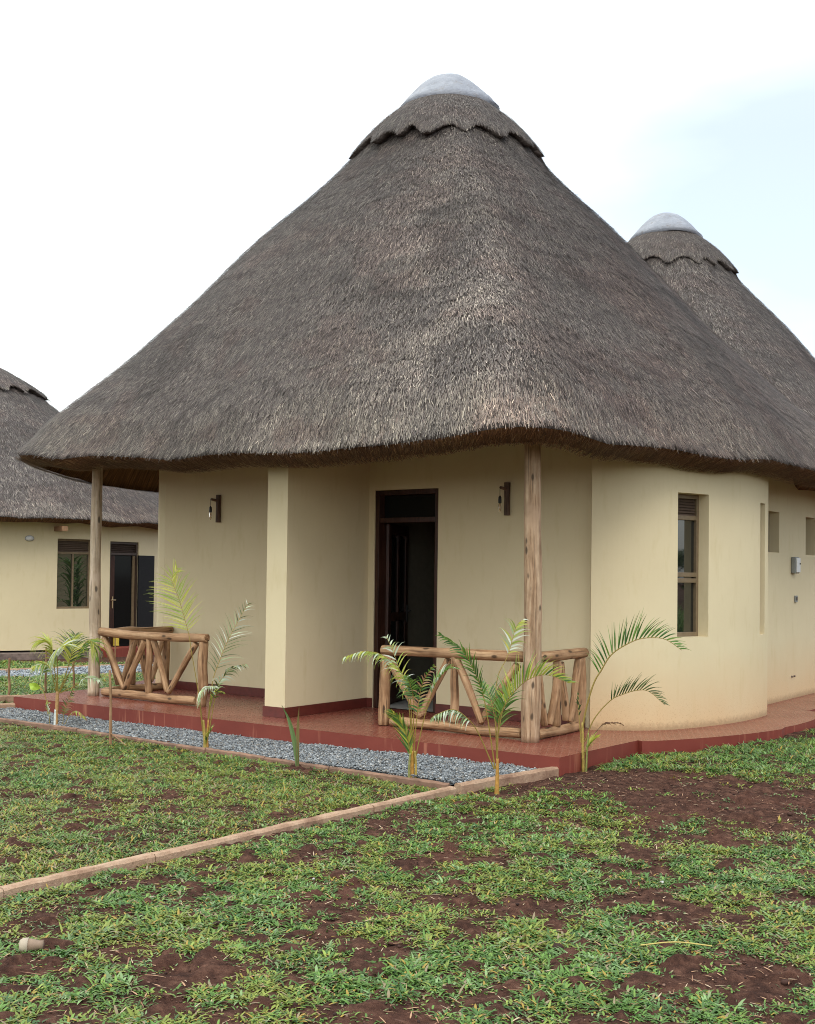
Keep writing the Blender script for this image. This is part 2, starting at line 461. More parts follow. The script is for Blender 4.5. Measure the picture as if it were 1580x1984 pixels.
def ground_z(x, y):
    x = np.asarray(x, float); y = np.asarray(y, float)
    n = (fbm(x * 1.3, y * 1.3, 3, 3) - .5) * 0.05 + (fbm(x * 7, y * 7, 9, 3) - .5) * 0.03
    a, b_ = w2loc(x, y)
    return ground_base(x, y) + n * 0.8

def axis(lo, hi, d, far_lo, far_hi, ratio=1.35):
    c = list(np.arange(lo, hi + 1e-6, d)); s = d
    x = hi
    while x < far_hi: s *= ratio; x += s; c.append(x)
    s = d; x = lo
    while x > far_lo: s *= ratio; x -= s; c.insert(0, x)
    return np.array(c)
gx = axis(-5.2, 5.2, 0.035, -900, 900); gy = axis(3.6, 12.6, 0.035, -900, 1500)
X, Y = np.meshgrid(gx, gy)
Z = ground_z(X, Y)
fine = (fbm(X * 22, Y * 22, 21, 2) - .5) * 0.022 + np.maximum(fbm(X * 11, Y * 11, 33, 2) - .62, 0) * 0.12
Z = Z + np.where((np.abs(X) < 5.4) & (Y < 13) & (Y > 3.4), fine, 0)
Z = np.where((Y > 60) | (np.abs(X) > 60) | (Y < -40), -0.1, Z)
nx, ny = len(gx), len(gy)
idx = np.arange(nx * ny).reshape(ny, nx)
Q = np.stack([idx[:-1, :-1], idx[:-1, 1:], idx[1:, 1:], idx[1:, :-1]], -1).reshape(-1, 4)
g = npmesh('ground', np.stack([X, Y, Z], -1).reshape(-1, 3), Q, M['soil'], smooth=True)
tag(g, 'dark red-brown bare soil under the patchy lawn', 'ground', kind='structure')

# ------------------------------------------------------------------ main house
house = empty('thatched_house', (HC.x, HC.y, 0), HOUSE_RZ)
tag(house, 'large cream double rondavel with red porch floor and two thatched cones', 'house')
DZ = 0.18
D2 = 6.8            # distance between the two hut centres

def norm_off(pts, d):
    """offset polyline to the left-hand side (inside) by d"""
    out = []
    for i, p in enumerate(pts):
        a = pts[max(i - 1, 0)]; c = pts[min(i + 1, len(pts) - 1)]
        t = (Vector(c) - Vector(a)).normalized(); n = Vector((-t.y, t.x))
        out.append((p[0] + n.x * d, p[1] + n.y * d))
    return out

def wall_strip(mb, pts, th, z0, z1, openings=()):
    """pts outer polyline (outside on the right-hand side); openings (s0,s1,za,zb) by arc length"""
    cum = [0.0]
    for i in range(1, len(pts)): cum.append(cum[-1] + (Vector(pts[i]) - Vector(pts[i - 1])).length)
    inn = norm_off(pts, th)
    def P(s, L):
        s = min(max(s, 0), cum[-1])
        for i in range(1, len(cum)):
            if s <= cum[i] + 1e-9:
                f = (s - cum[i - 1]) / (cum[i] - cum[i - 1])
                return (L[i - 1][0] * (1 - f) + L[i][0] * f, L[i - 1][1] * (1 - f) + L[i][1] * f)
        return L[-1]
    ss = sorted(set([round(c, 5) for c in cum] + [round(v, 5) for o in openings for v in o[:2]]))
    zs = sorted(set([z0, z1] + [v for o in openings for v in o[2:4]]))
    inside = lambda s, z: any(o[0] < s < o[1] and o[2] < z < o[3] for o in openings)
    for i in range(len(ss) - 1):
        sa, sb = ss[i], ss[i + 1]; sm = (sa + sb) / 2
        if sb - sa < 1e-4: continue
        A, B, a, b_ = P(sa, pts), P(sb, pts), P(sa, inn), P(sb, inn)
        for j in range(len(zs) - 1):
            za, zb = zs[j], zs[j + 1]; zm = (za + zb) / 2
            if inside(sm, zm): continue
            mb.add([(*A, za), (*B, za), (*B, zb), (*A, zb)], [(0, 1, 2, 3)])
            mb.add([(*a, za), (*b_, za), (*b_, zb), (*a, zb)], [(3, 2, 1, 0)])
            if j == len(zs) - 2: mb.add([(*A, zb), (*B, zb), (*b_, zb), (*a, zb)], [(0, 1, 2, 3)])
            elif inside(sm, (zs[j + 1] + zs[j + 2]) / 2): mb.add([(*A, zb), (*B, zb), (*b_, zb), (*a, zb)], [(0, 1, 2, 3)])
            if j > 0 and inside(sm, (zs[j - 1] + zs[j]) / 2): mb.add([(*A, za), (*B, za), (*b_, za), (*a, za)], [(3, 2, 1, 0)])
            for (s_, s_o, Pq, pq, fl) in ((sa, (ss[i - 1] + sa) / 2 if i else None, A, a, 0), (sb, (sb + ss[i + 2]) / 2 if i + 2 < len(ss) else None, B, b_, 1)):
                if s_o is None or inside(s_o, zm):
                    q = [(*Pq, za), (*pq, za), (*pq, zb), (*Pq, zb)]
                    mb.add(q, [(0, 1, 2, 3) if fl else (3, 2, 1, 0)])
    return P, cum, inn

def s_of(pts, a, b_):
    best = (1e9, 0); c = 0
    for i in range(1, len(pts)):
        p0 = Vector(pts[i - 1]); p1 = Vector(pts[i]); d = p1 - p0; L = d.length
        f = max(0, min(1, (Vector((a, b_)) - p0).dot(d) / L / L)); q = p0 + d * f
        e = (q - Vector((a, b_))).length
        if e < best[0]: best = (e, c + f * L)
        c += L
    return best[1]

def arc(R, a0, a1, n, cy=0.0, sx=1):
    return [(sx * R * math.cos(math.radians(a0 + (a1 - a0) * i / n)), cy + R * math.sin(math.radians(a0 + (a1 - a0) * i / n))) for i in range(n + 1)]

# right outside wall: from the front corner round the bay, along the straight part, round the second hut
right = []
for i in range(19):
    a_ = -35.05 + 13.05 * i / 18; r_ = 3.726 + 0.274 * math.sin(PI / 2 * i / 18)
    right.append((r_ * math.cos(math.radians(a_)), r_ * math.sin(math.radians(a_))))
right += arc(4.0, -21.5, 5, 26)
right += [(3.92, 0.40), (3.68, 0.41), (3.632, 0.43), (3.63, 1.0), (3.63, 1.7), (3.63, 2.4), (3.63, 3.4), (3.63, 4.4), (3.632, 5.64), (3.72, 5.68)]
right += arc(4.0, -15, 26, 34, D2)
right += [(3.50, D2 + 1.83), (3.29, D2 + 2.01), (3.05, D2 + 2.14)]
sa = lambda a, b_: s_of(right, a, b_)
wins = [(sa(3.70, -1.53), sa(3.85, -1.09), 1.09, 2.54), (sa(4.0, 0.04), sa(3.99, 0.215), 1.08, 2.52),
        (sa(3.63, 1.44), sa(3.63, 1.85), 2.02, 2.52), (sa(3.63, 2.94), sa(3.63, 3.35), 2.02, 2.52)]
mb = MB(); PR, cumR, innR = wall_strip(mb, right, 0.20, DZ, 3.08, wins)
mb.build('wall', M['plaster_dirty'], house)
left = [(-a, b_) for a, b_ in reversed(right[8:])] + [(-3.30, -2.0 + .03), (-3.172, -2.0)]
lw = [(s_of(left, -3.85, -1.09), s_of(left, -3.70, -1.53), 1.09, 2.54)]
mb = MB(); wall_strip(mb, left, 0.20, DZ, 3.08, lw); mb.build('wall', M['plaster_dirty'], house)
# porch wall with its two door openings
front = [(-3.17, -2.0), (-1.5, -2.0), (0, -2.0), (1.5, -2.0), (2.985, -2.0)]
DO = [(-1.29, -0.22), (0.26, 1.13)]
mb = MB(); wall_strip(mb, front, 0.20, DZ, 3.45, [(DO[0][0] + 3.17, DO[0][1] + 3.17, DZ, 2.64), (DO[1][0] + 3.17, DO[1][1] + 3.17, DZ, 2.64)])
mb.build('porch_wall', M['plaster'], house)
back = [(2.985, D2 + 2.0), (0, D2 + 2.0), (-2.985, D2 + 2.0)]
mb = MB(); wall_strip(mb, back, 0.20, DZ, 3.45, []); mb.build('rear_wall', M['plaster'], house)
mb = MB(); wall_strip(mb, [(-.10, -2.0), (-.10, -3.40), (.18, -3.40), (.18, -2.0)], 0.139, DZ, 3.12)
mb.add([(-.10, -3.4, 3.12), (.18, -3.4, 3.12), (.18, -2, 3.12), (-.10, -2, 3.12)], [(0, 1, 2, 3)])
mb.build('dividing_wall', M['plaster'], house)
# room behind: inner wall, floor tiles and ceiling keep the rooms dark
mb = MB(); mb.box((-0.10, 0.4, 1.6), (0.12, 4.3, 2.8)); mb.box((0, 2.3, 1.6), (6.9, 0.12, 2.8)); mb.build('inner_wall', M['roomwall'], house)
mb = MB(); mb.add([(-3.3, -1.98, DZ + .012), (3.3, -1.98, DZ + .012), (3.3, 2.2, DZ + .012), (-3.3, 2.2, DZ + .012)], [(0, 1, 2, 3)])
mb.build('room_floor', M['tile'], house)
mb = MB(); mb.box((0, 0.2, 3.0), (6.5, 4.0, 0.04)); mb.build('ceiling', M['roomwall'], house)
# skirting
for c_, s_ in (((-2.22, -2.006, 0.235), (1.86, 0.016, 0.105)), ((2.03, -2.006, 0.235), (1.80, 0.016, 0.105)), ((0.227, -2.006, 0.235), (0.064, 0.016, 0.105)), ((-0.157, -2.006, 0.235), (0.098, 0.016, 0.105)),
               ((0.187, -2.706, 0.235), (0.016, 1.386, 0.105)), ((-0.107, -2.706, 0.235), (0.016, 1.386, 0.105)), ((0.04, -3.407, 0.235), (0.31, 0.016, 0.105))):
    mb = MB(); mb.box(c_, s_); mb.build('skirting', M['skirt'], house)

# floor slab (porch deck + apron round the walls)
outl = [(-3.65, -3.92), (3.66, -3.92), (3.73, -2.52)]
outl += [p for p in arc(4.56, -33.5, 14.0, 40)][0:] + [(4.2, 1.10)]
outl = outl[:3] + [(3.78, -2.54)] + arc(4.58, -33, -10, 14) + arc(4.53, -8, 13.4, 12) + [(4.17, 1.07), (4.22, 1.12), (4.22, 3.4), (4.22, 5.7)]
outl += arc(4.5, -13, 33, 24, D2) + [(3.75, D2 + 2.5), (3.66, D2 + 3.9), (-3.65, D2 + 3.9)]
ro = [(-4.35, D2 - 1.0), (-4.35, 1.0)] + [(-a, b_) for a, b_ in arc(4.4, 13, -25, 16)] + [(-3.72, -2.3)]
outl = outl + ro
mb = MB(); n = len(outl)
mb.add([(p[0], p[1], DZ) for p in outl], [tuple(range(n))])
mb.build('porch_floor', M['floor_top'], house)
mb = MB()
vs = [(p[0], p[1], DZ - .0005) for p in outl] + [(p[0], p[1], DZ - .02) for p in outl] + [(p[0] , p[1], -0.3) for p in outl]
fs = []
for i in range(n):
    j = (i + 1) % n
    fs += [(i + n, j + n, j, i), (i + 2 * n, j + 2 * n, j + n, i + n)]
mb.add(vs, fs); mb.build('floor_edge', M['floor_face'], house)

# doors
def door(x0, x1, leaf_open, hinge_left=True):
    fr = MB(); t_ = 0.055; zt = 2.64
    y = -1.90
    for x in (x0 + t_ / 2, x1 - t_ / 2): fr.box((x, y, (DZ + zt) / 2), (t_ - .002, 0.17, zt - DZ - .004))
    fr.box(((x0 + x1) / 2, y, zt - t_ / 2 - .002), (x1 - x0 - 2 * t_, 0.168, t_))
    fr.box(((x0 + x1) / 2, y, 2.30), (x1 - x0 - 2 * t_, 0.15, 0.055))
    f = fr.build('door_frame', M['darkwood'], house, bevel=0.004)
    g_ = MB(); g_.box(((x0 + x1) / 2, y + .02, 2.455), (x1 - x0 - 2 * t_ - .004, 0.008, 0.25)); g_.build('transom_pane', M['glass_dark'], f)
    w_ = x1 - x0 - 2 * t_ - .01
    lf = empty('door'); lf.parent = house
    hx = x0 + t_ + .01 if hinge_left else x1 - t_ - .01
    lf.location = (hx, y + 0.06, DZ + .02)
    lf.rotation_euler = (0, 0, leaf_open if hinge_left else PI - leaf_open)
    q = MB()
    H_ = 2.07
    for xx, ww in ((0.05, 0.10), (w_ - 0.05, 0.10), (w_ / 2, 0.06)): q.box((xx, 0, H_ / 2), (ww, 0.045, H_))
    for zz, hh in ((0.12, 0.24), (H_ - 0.06, 0.12), (1.0, 0.10)): q.box((w_ / 2, 0, zz), (w_ - 0.2, 0.043, hh))
    q.build('leaf_frame', M['darkwood'], lf, bevel=0.004)
    q = MB(); q.box((w_ / 2, 0, H_ / 2), (w_ - .18, 0.012, H_ - .3)); q.build('pane', M['glass_dark'], lf)
    q = MB(); q.box((w_ - .05, -.03, 1.03), (0.035, 0.012, 0.2)); q.tube([(w_ - .05, -.03, 1.06), (w_ - .05, -.075, 1.06), (w_ - .16, -.08, 1.055)], 0.009, 8); q.build('handle', M['socket'], lf)
    lf['label'] = 'brown glazed door standing open into the dark room'
door(DO[1][0], DO[1][1], math.radians(108))
door(DO[0][0], DO[0][1], math.radians(0), False)

# windows on the right wall
def window_local(P0, P1, zb, zt, depth, parent, vent=0.24, split=None, mullion=False, fm=None, gm=None):
    """P0,P1 outer face opening ends (2d, parent space); window set back by depth"""
    fm = fm or M['frame']; gm = gm or M['glass']
    P0 = Vector(P0); P1 = Vector(P1); d = (P1 - P0); W = d.length; d = d.normalized(); nrm = Vector((-d.y, d.x))
    ang = math.atan2(d.y, d.x)
    w_ = empty('window'); w_.parent = parent
    c = (P0 + P1) / 2 + nrm * depth
    w_.location = (c.x, c.y, zb); w_.rotation_euler = (0, 0, ang)
    H_ = zt - zb; W += 0.01
    f = MB(); e = 0.045
    for x in (-W / 2 + e / 2, W / 2 - e / 2): f.box((x, 0, H_ / 2), (e, 0.06, H_))
    vb = H_ - vent
    bars = [e / 2, H_ - e / 2, vb]
    if split: bars += [split - .03, split + .03]
    for z in bars: f.box((0, -.002, z), (W - 2 * e, 0.056, e))
    if mullion: f.box((0, -.004, vb / 2), (0.035, 0.05, vb - e))
    fo = f.build('frame', fm, w_, bevel=0.004)
    g_ = MB(); g_.box((0, 0.01, vb / 2), (W - 2 * e, 0.006, vb - e)); g_.build('pane', gm, w_)
    l = MB(); k = 6 if vent > .2 else 5
    for i in range(k):
        z = vb + e / 2 + (vent - 1.5 * e) * (i + .5) / k
        l.box((0, 0.0, z), (W - 2 * e, 0.004, 0.04), m=Matrix.Rotation(math.radians(-40), 3, 'X'))
    l.box((0, 0.03, vb + vent / 2), (W - 2 * e, 0.004, vent - e))
    l.build('vent_louvre', M['louvre'], w_)
    return w_
def op(w_, **k):
    return window_local(PR(w_[0], right), PR(w_[1], right), w_[2], w_[3], 0.155, house, **k)
op(wins[0], split=0.60)['label'] = 'tall narrow window with louvred vent on the round bay'
op(wins[1], split=0.60)
for q in wins[2:4]: op(q, vent=0.40, fm=M['frame_dark'])
q = lw[0]
pl0, pl1 = (-3.85, -1.09), (-3.70, -1.53)
window_local(pl0, pl1, 1.09, 2.54, 0.155, house, split=0.6)

# posts
def post(name, x, y, r0, r1, m_, parent, seed, z0=DZ, z1=3.05):
    random.seed(seed)
    pts = []; rad = []
    k = 46
    for i in range(k + 1):
        f = i / k
        pts.append((x + (float(vnoise(f * 4, seed)) - .5) * 0.03, y + (float(vnoise(f * 4, seed + 5.)) - .5) * 0.03, z0 + (z1 - z0) * f))
        rad.append(r0 + (r1 - r0) * f + (float(vnoise(f * 9, seed + 9.)) - .5) * 0.010)
    mb = MB(); mb.tube(pts, rad, 20, bump=0.035, seed=seed)
    return mb.build(name, m_, parent, smooth=True)
post('porch_post', 3.0, -3.24, 0.088, 0.076, M['post'], house, 3)['label'] = 'brown knotted pole at the near right corner of the porch'
post('porch_post', -3.03, -3.24, 0.070, 0.062, M['post_grey'], house, 8)['label'] = 'paler pole with small dark knots at the left corner of the porch'

# small white pipe ends and marks on the wall: junction for the tap
for y_ in (2.36, 2.46):
    mb = MB(); mb.tube([(3.625, y_, 0.46), (3.65, y_, 0.46)], 0.012, 8); mb.build('pipe_stub', M['stonewall'], house)

# ------------------------------------------------------------------ roofs
TH = [-180, -165, -156, -148, -140, -133, -128, -122, -114, -105, -98, -90, -82, -75, -66, -58, -50, -47, -44, -37, -30, -22, -12, 0, 13, 25, 35, 45, 60, 90, 120, 135, 145, 155, 167, 180]
RR = [4.58, 4.8, 4.98, 5.12, 5.24, 5.32, 5.18, 4.75, 4.35, 4.08, 3.97, 3.93, 3.95, 4.05, 4.33, 4.68, 5.15, 5.28, 5.10, 4.68, 4.45, 4.37, 4.40, 4.46, 4.62, 5.15, 5.6, 5.8, 5.5, 5.3, 5.45, 5.6, 5.25, 4.8, 4.55, 4.58]
def Rth(th, sym=False):
    th = (np.degrees(np.asarray(th, float)) + 180) % 360 - 180
    r = 0
    for o, w_ in ((-5, .16), (-3, .22), (0, .24), (3, .22), (5, .16)):
        r = r + w_ * np.interp((th + o + 180) % 360 - 180, TH, RR)
    return r
Z_APEX = 8.60
def roof_pt(th, s, mir=1, seed=0, round_=False, Rr=5.9, za=None, ze=None, noise_amp=1.0):
    th = np.asarray(th, float); s = np.asarray(s, float)
    R = np.full(np.broadcast(th, s).shape, Rr) if round_ else Rth(th)
    wv = 1 + 0.012 * (vnoise(np.cos(th) * 6 + 9, np.sin(th) * 6 + 9, seed + 5) - .5)
    if round_:
        r = s * R * wv; z = za - (za - ze) * s
    else:
        wgt = np.clip(s, 0, 1.2) ** 1.35
        r = s * ((3.95 + .5 * sstep(s, .28, .52)) * (1 - wgt) + R * wgt) * wv
        thd = np.degrees((th + PI) % (2 * PI) - PI)
        zee = 3.0 + 0.07 * np.exp(-((thd + 48) / 8.0) ** 2) + 0.05 * np.exp(-((thd + 24) / 12.0) ** 2) + 0.07 * sstep(R, 4.7, 5.2) * (np.sin(th) < 0) + 0.09 * sstep(-np.cos(th), .1, .5) + 0.03 * (vnoise(np.cos(th) * 9 + 3, np.sin(th) * 9 + 7, seed + 3) - .5)
        z = Z_APEX - (Z_APEX - zee) * s
        z = z - 0.10 * sstep(s, 0.93, 1.0) * (s > .93)
    x = r * np.cos(th); y = r * np.sin(th) * mir
    n = (fbm(x * 0.8 + 40, y * 0.8 + 40, seed, 2) - .5) * 0.16 * noise_amp
    return np.stack(np.broadcast_arrays(x, y, z + n * np.clip(s * 2 - .4, 0, 1)), -1)

def roof_body(parent, center, mir, seed, **kw):
    nt_ = 300; ns = 56
    th = np.linspace(-PI, PI, nt_, endpoint=False); ss = np.linspace(0.19, 1.0, ns)
    T, S = np.meshgrid(th, ss)
    V = roof_pt(T, S, mir, seed, **kw)
    r = np.sqrt(V[..., 0] ** 2 + V[..., 1] ** 2)
    tuv = np.stack([T * 3.2 + 20, r * 1.35, np.zeros_like(T)], -1)
    rings = [V]; tu = [tuv]
    last = V[-1]; dirn = last[:, :2] / np.linalg.norm(last[:, :2], axis=1)[:, None]
    lj = (vnoise(th * 16 + 50, th * 0, seed + 70) - .5) * 0.05
    def ring(dr, dz):
        q = last.copy(); q[:, :2] -= dirn * dr; q[:, 2] += dz + lj * (dr > .02); return q[None]
    under = []
    rings.append(ring(0.015, -0.03)); tu.append(tuv[-1:] + np.array([0, .05, 0]))
    Vall = np.concatenate(rings, 0); Tall = np.concatenate(tu, 0)
    def grid(A, wrap=True, flip=False):
        k, n_ = A.shape[:2]; idx = np.arange(k * n_).reshape(k, n_)
        a = idx[:-1]; b_ = np.roll(idx, -1, 1)[:-1]; c = np.roll(idx, -1, 1)[1:]; d = idx[1:]
        q = np.stack([a, b_, c, d], -1).reshape(-1, 4)
        return q[:, ::-1] if flip else q
    ro = npmesh('roof', Vall.reshape(-1, 3) + np.array([center[0], center[1], 0]), grid(Vall, flip=(mir > 0)), M['thatch'], parent, smooth=True, tuv=Tall.reshape(-1, 3))
    # underside
    s2 = np.linspace(1.0, 0.15, 24); T2, S2 = np.meshgrid(th, s2)
    W = roof_pt(T2, S2, mir, seed, **kw); W[..., 2] -= 0.14
    W[1:, :, :2] *= 0.985
    W = np.concatenate([ring(0.012, -0.028), ring(0.045, -0.06), ring(0.10, -0.09), ring(0.19, -0.12 )+ np.array([0, 0, .0]), W[2:]], 0)
    T2 = np.broadcast_to(th, W.shape[:2])
    r2 = np.sqrt(W[..., 0] ** 2 + W[..., 1] ** 2)
    un = npmesh('thatch_underside', W.reshape(-1, 3) + np.array([center[0], center[1], 0]), grid(W, flip=(mir > 0)), M['thatch_under'], ro, smooth=True,
                tuv=np.stack([T2 * 3.2, r2 * 1.35, T2 * 0], -1).reshape(-1, 3))
    return ro

PAL = np.array([.745, .715, .695]) * np.array([(0.175, 0.156, 0.142), (0.14, 0.124, 0.115), (0.225, 0.202, 0.18), (0.095, 0.083, 0.077), (0.29, 0.262, 0.23), (0.15, 0.118, 0.108), (0.44, 0.40, 0.34), (0.04, 0.035, 0.032)])
PW = np.array([.22, .18, .16, .15, .10, .07, .05, .07])
def straw(name, parent, center, mir, seed, n, th0, th1, s0=0.13, s1=1.0, wid=0.006, lenr=(0.055, 0.15), fringe=0, pal=None, pw=None, ptf=None, lift=1.0, **kw):
    rs = np.random.RandomState(seed)
    pf = ptf or (lambda th, s: roof_pt(th, s, mir, seed_geo, **kw))
    seed_geo = kw.pop('geo_seed', seed)
    th = rs.uniform(th0, th1, n); s = np.sqrt(rs.uniform(s0 ** 2, s1 ** 2, n))
    if fringe:
        th = np.concatenate([th, rs.uniform(th0, th1, fringe)]); s = np.concatenate([s, rs.uniform(0.962, 1.0, fringe)])
    m_ = len(th)
    P = pf(th, s); e = 0.01
    Ps = pf(th, s + e); Pt = pf(th + e, s)
    d = Ps - P; d /= np.linalg.norm(d, axis=1)[:, None]
    tt = Pt - P; tt /= np.linalg.norm(tt, axis=1)[:, None]
    nn = np.cross(tt, d); nn *= np.sign(nn[:, 2])[:, None]; nn /= np.linalg.norm(nn, axis=1)[:, None]
    tt = np.cross(nn, d)
    # lay of the straw wanders
    j = rs.normal(0, 0.20, m_) + (vnoise(P[:, 0] * 1.5 + 30, P[:, 1] * 1.5 + 30, 5) - .5) * 0.15
    dd = d * np.cos(j)[:, None] + tt * np.sin(j)[:, None]; ww = np.cross(nn, dd)
    L = rs.uniform(lenr[0], lenr[1], m_); W = wid * rs.uniform(0.5, 1.4, m_)
    course = (s * 26 + 1.6 * vnoise(np.cos(th) * 7 + 11, np.sin(th) * 7 + 11, 8) + .5 * vnoise(th * 30 + 200, s * 6, 4)) % 1.0
    h = (0.004 + 0.007 * course + rs.uniform(0, 0.014, m_)) * lift
    up = rs.uniform(0.0, 0.013, m_) * lift + 0.012 * (rs.rand(m_) < .06)
    if fringe:
        k = m_ - fringe; L[k:] = rs.uniform(0.05, 0.13, fringe); up[k:] = rs.uniform(-0.03, 0.01, fringe)
    A = P + nn * h[:, None] - dd * (L * .5)[:, None]; B = P + nn * (h + up)[:, None] + dd * (L * .5)[:, None]
    over = np.maximum(0, (s - 0.93)) > 0
    B = np.where(over[:, None] & (rs.rand(m_)[:, None] < .6), B - np.array([0, 0, 1.0]) * (0.02), B)
    V = np.stack([A - ww * (W / 2)[:, None], A + ww * (W / 2)[:, None], B + ww * (W * .35)[:, None], B - ww * (W * .35)[:, None]], 1)
    Q = np.arange(m_ * 4).reshape(m_, 4)
    pal = PAL if pal is None else pal; pw = PW if pw is None else pw
    c = pal[rs.choice(len(pal), m_, p=pw / pw.sum())] * rs.uniform(0.8, 1.2, m_)[:, None]
    # weather patches: greyer and redder areas of straw
    pt = fbm(P[:, 0] * 0.9 + 60, P[:, 1] * 0.9 + P[:, 2] * .6 + 60, 77, 3)
    c = c * (0.80 + 0.45 * pt)[:, None]
    red = sstep(P[:, 0] + .6 * P[:, 1] + 3 * fbm(P[:, 0] * .5 + 90, P[:, 2] * .7 + 60, 78, 2), 2.4, 3.6) * (rs.rand(m_) < .5)
    c = c * (1 + red[:, None] * (np.array([0.98, 0.90, 0.88]) - 1))
    mv = fbm(P[:, 0] * 2.6 + 10, (P[:, 1] + P[:, 2]) * 2.6 + 60, 91, 3); mv = sstep(mv, .52, .66)
    c = c * (1 + mv[:, None] * (np.array([1.0, .93, .92]) - 1)) * .92
    # laid courses: irregular darker joints, and a few rotted darker patches
    q_ = s * 15 + 1.5 * fbm(np.cos(th) * 5 + 11, np.sin(th) * 5 + 11, 18, 2) + .25 * vnoise(th * 26 + 200, s * 9, 4)
    jn = np.exp(-(((q_ % 1.0) - .5) / .13) ** 2) * sstep(vnoise(th * 7 + 300, np.floor(q_) * 3.3, 6), .25, .75)
    c = c * (1 - .38 * jn * rs.uniform(.3, 1, m_))[:, None]
    rot = sstep(fbm(th * 5 + 40, s * 9 + 7, 44, 3), .56, .70); c = c * (1 - .25 * rot)[:, None]
    # highlight painted into the straw tint along the ridge over the near corner, fresher straw at the eave
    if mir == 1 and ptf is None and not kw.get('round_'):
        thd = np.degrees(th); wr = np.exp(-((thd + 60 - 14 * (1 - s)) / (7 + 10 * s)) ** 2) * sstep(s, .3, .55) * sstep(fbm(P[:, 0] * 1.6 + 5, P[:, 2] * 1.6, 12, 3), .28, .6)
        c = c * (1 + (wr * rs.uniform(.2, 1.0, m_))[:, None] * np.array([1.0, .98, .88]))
    new = sstep(s + .06 * (vnoise(th * 14 + 80, th * 0, 9) - .5), 0.91, 0.985) * rs.uniform(0, 1, m_)
    c = c * (1 + new[:, None] * np.array([.52, .53, .42]))
    tint = np.repeat(c, 4, axis=0)
    V = V.reshape(-1, 3) + np.array([center[0], center[1], 0])
    o = npmesh(name, V, Q, M['straw'], parent, tint=tint)
    o['kind'] = 'stuff'
    return o

def scal(q):
    q = np.abs(q); return q * q * (2.2 - 1.2 * q)
def collar_pt(th, f, seed=0, r0=0.62, z0=7.70, r1=1.275, z1=7.03):
    sc = 0.11 * scal(np.sin(th * 9 + 1.6 * vnoise(np.cos(th) * 3 + 5, np.sin(th) * 3 + 5, seed))) + 0.05 * (vnoise(np.cos(th) * 6 + 5, np.sin(th) * 6 + 5, seed + 2) - .5)
    zz = z0 + (z1 - .06 + sc * 1.3 - z0) * f; rr = r0 + (r1 + .03 - sc * 1.05 - r0) * f + 0.05 * np.sin(np.clip(f, 0, 1) * PI)
    return np.stack(np.broadcast_arrays(rr * np.cos(th), rr * np.sin(th), zz), -1)

def collar_and_cap(ro, center, seed, big=1.0):
    nt_ = 160; th = np.linspace(-PI, PI, nt_, endpoint=False); fs_ = np.linspace(-.1, 1, 14)
    T, Fq = np.meshgrid(th, fs_)
    V = collar_pt(T, Fq, seed)
    bot = V[-1].copy(); bot[:, :2] *= 0.94; bot[:, 2] -= 0.005
    bot2 = bot.copy(); bot2[:, :2] *= 0.8; bot2[:, 2] += .1
    V = np.concatenate([V, bot[None], bot2[None]], 0)
    k = V.shape[0]; idx = np.arange(k * nt_).reshape(k, nt_)
    Q = np.stack([idx[1:], np.roll(idx, -1, 1)[1:], np.roll(idx, -1, 1)[:-1], idx[:-1]], -1).reshape(-1, 4)
    r = np.sqrt(V[..., 0] ** 2 + V[..., 1] ** 2)
    T3 = np.broadcast_to(th, V.shape[:2])
    tuv = np.stack([T3 * 1.2, r * 1.5, T3 * 0], -1).reshape(-1, 3)
    co = npmesh('roof_collar', V.reshape(-1, 3) + np.array([*center, 0]), Q, M['thatch'], ro, smooth=True, tuv=tuv)
    straw('collar_straw', ro, center, 1, seed + 50, 18000, -PI, PI, 0.06, .985, wid=0.005, lenr=(0.04, 0.085),
          ptf=lambda th_, s_: collar_pt(th_, s_, seed), lift=0.5)
    mb = MB(); rs = np.random.RandomState(seed)
    prof = [(0.63, 7.68), (0.655, 7.72), (0.57, 7.82), (0.46, 7.93), (0.345, 8.04), (0.235, 8.125), (0.14, 8.165), (0.08, 8.175), (0.01, 8.178)]
    n_ = 40; vs = []
    for i, (r_, z_) in enumerate(prof):
        for j in range(n_):
            a = 2 * PI * j / n_
            kx = 1 + 0.05 * (float(vnoise(math.cos(a) * 2 + 5, math.sin(a) * 2 + 5 + i * .4, seed)) - .5) * 2
            zz = z_ + (0.05 * (float(vnoise(math.cos(a) * 1.5 + 9, math.sin(a) * 1.5 + 9, seed + 1)) - .5) if i < 3 else 0)
            vs.append((r_ * kx * math.cos(a) + center[0], r_ * kx * math.sin(a) + center[1], zz))
    fs = [(i * n_ + j, i * n_ + (j + 1) % n_, (i + 1) * n_ + (j + 1) % n_, (i + 1) * n_ + j) for i in range(len(prof) - 1) for j in range(n_)]
    mb.add(vs, fs); mb.build('roof_cap', M['mortar'], ro, smooth=True)

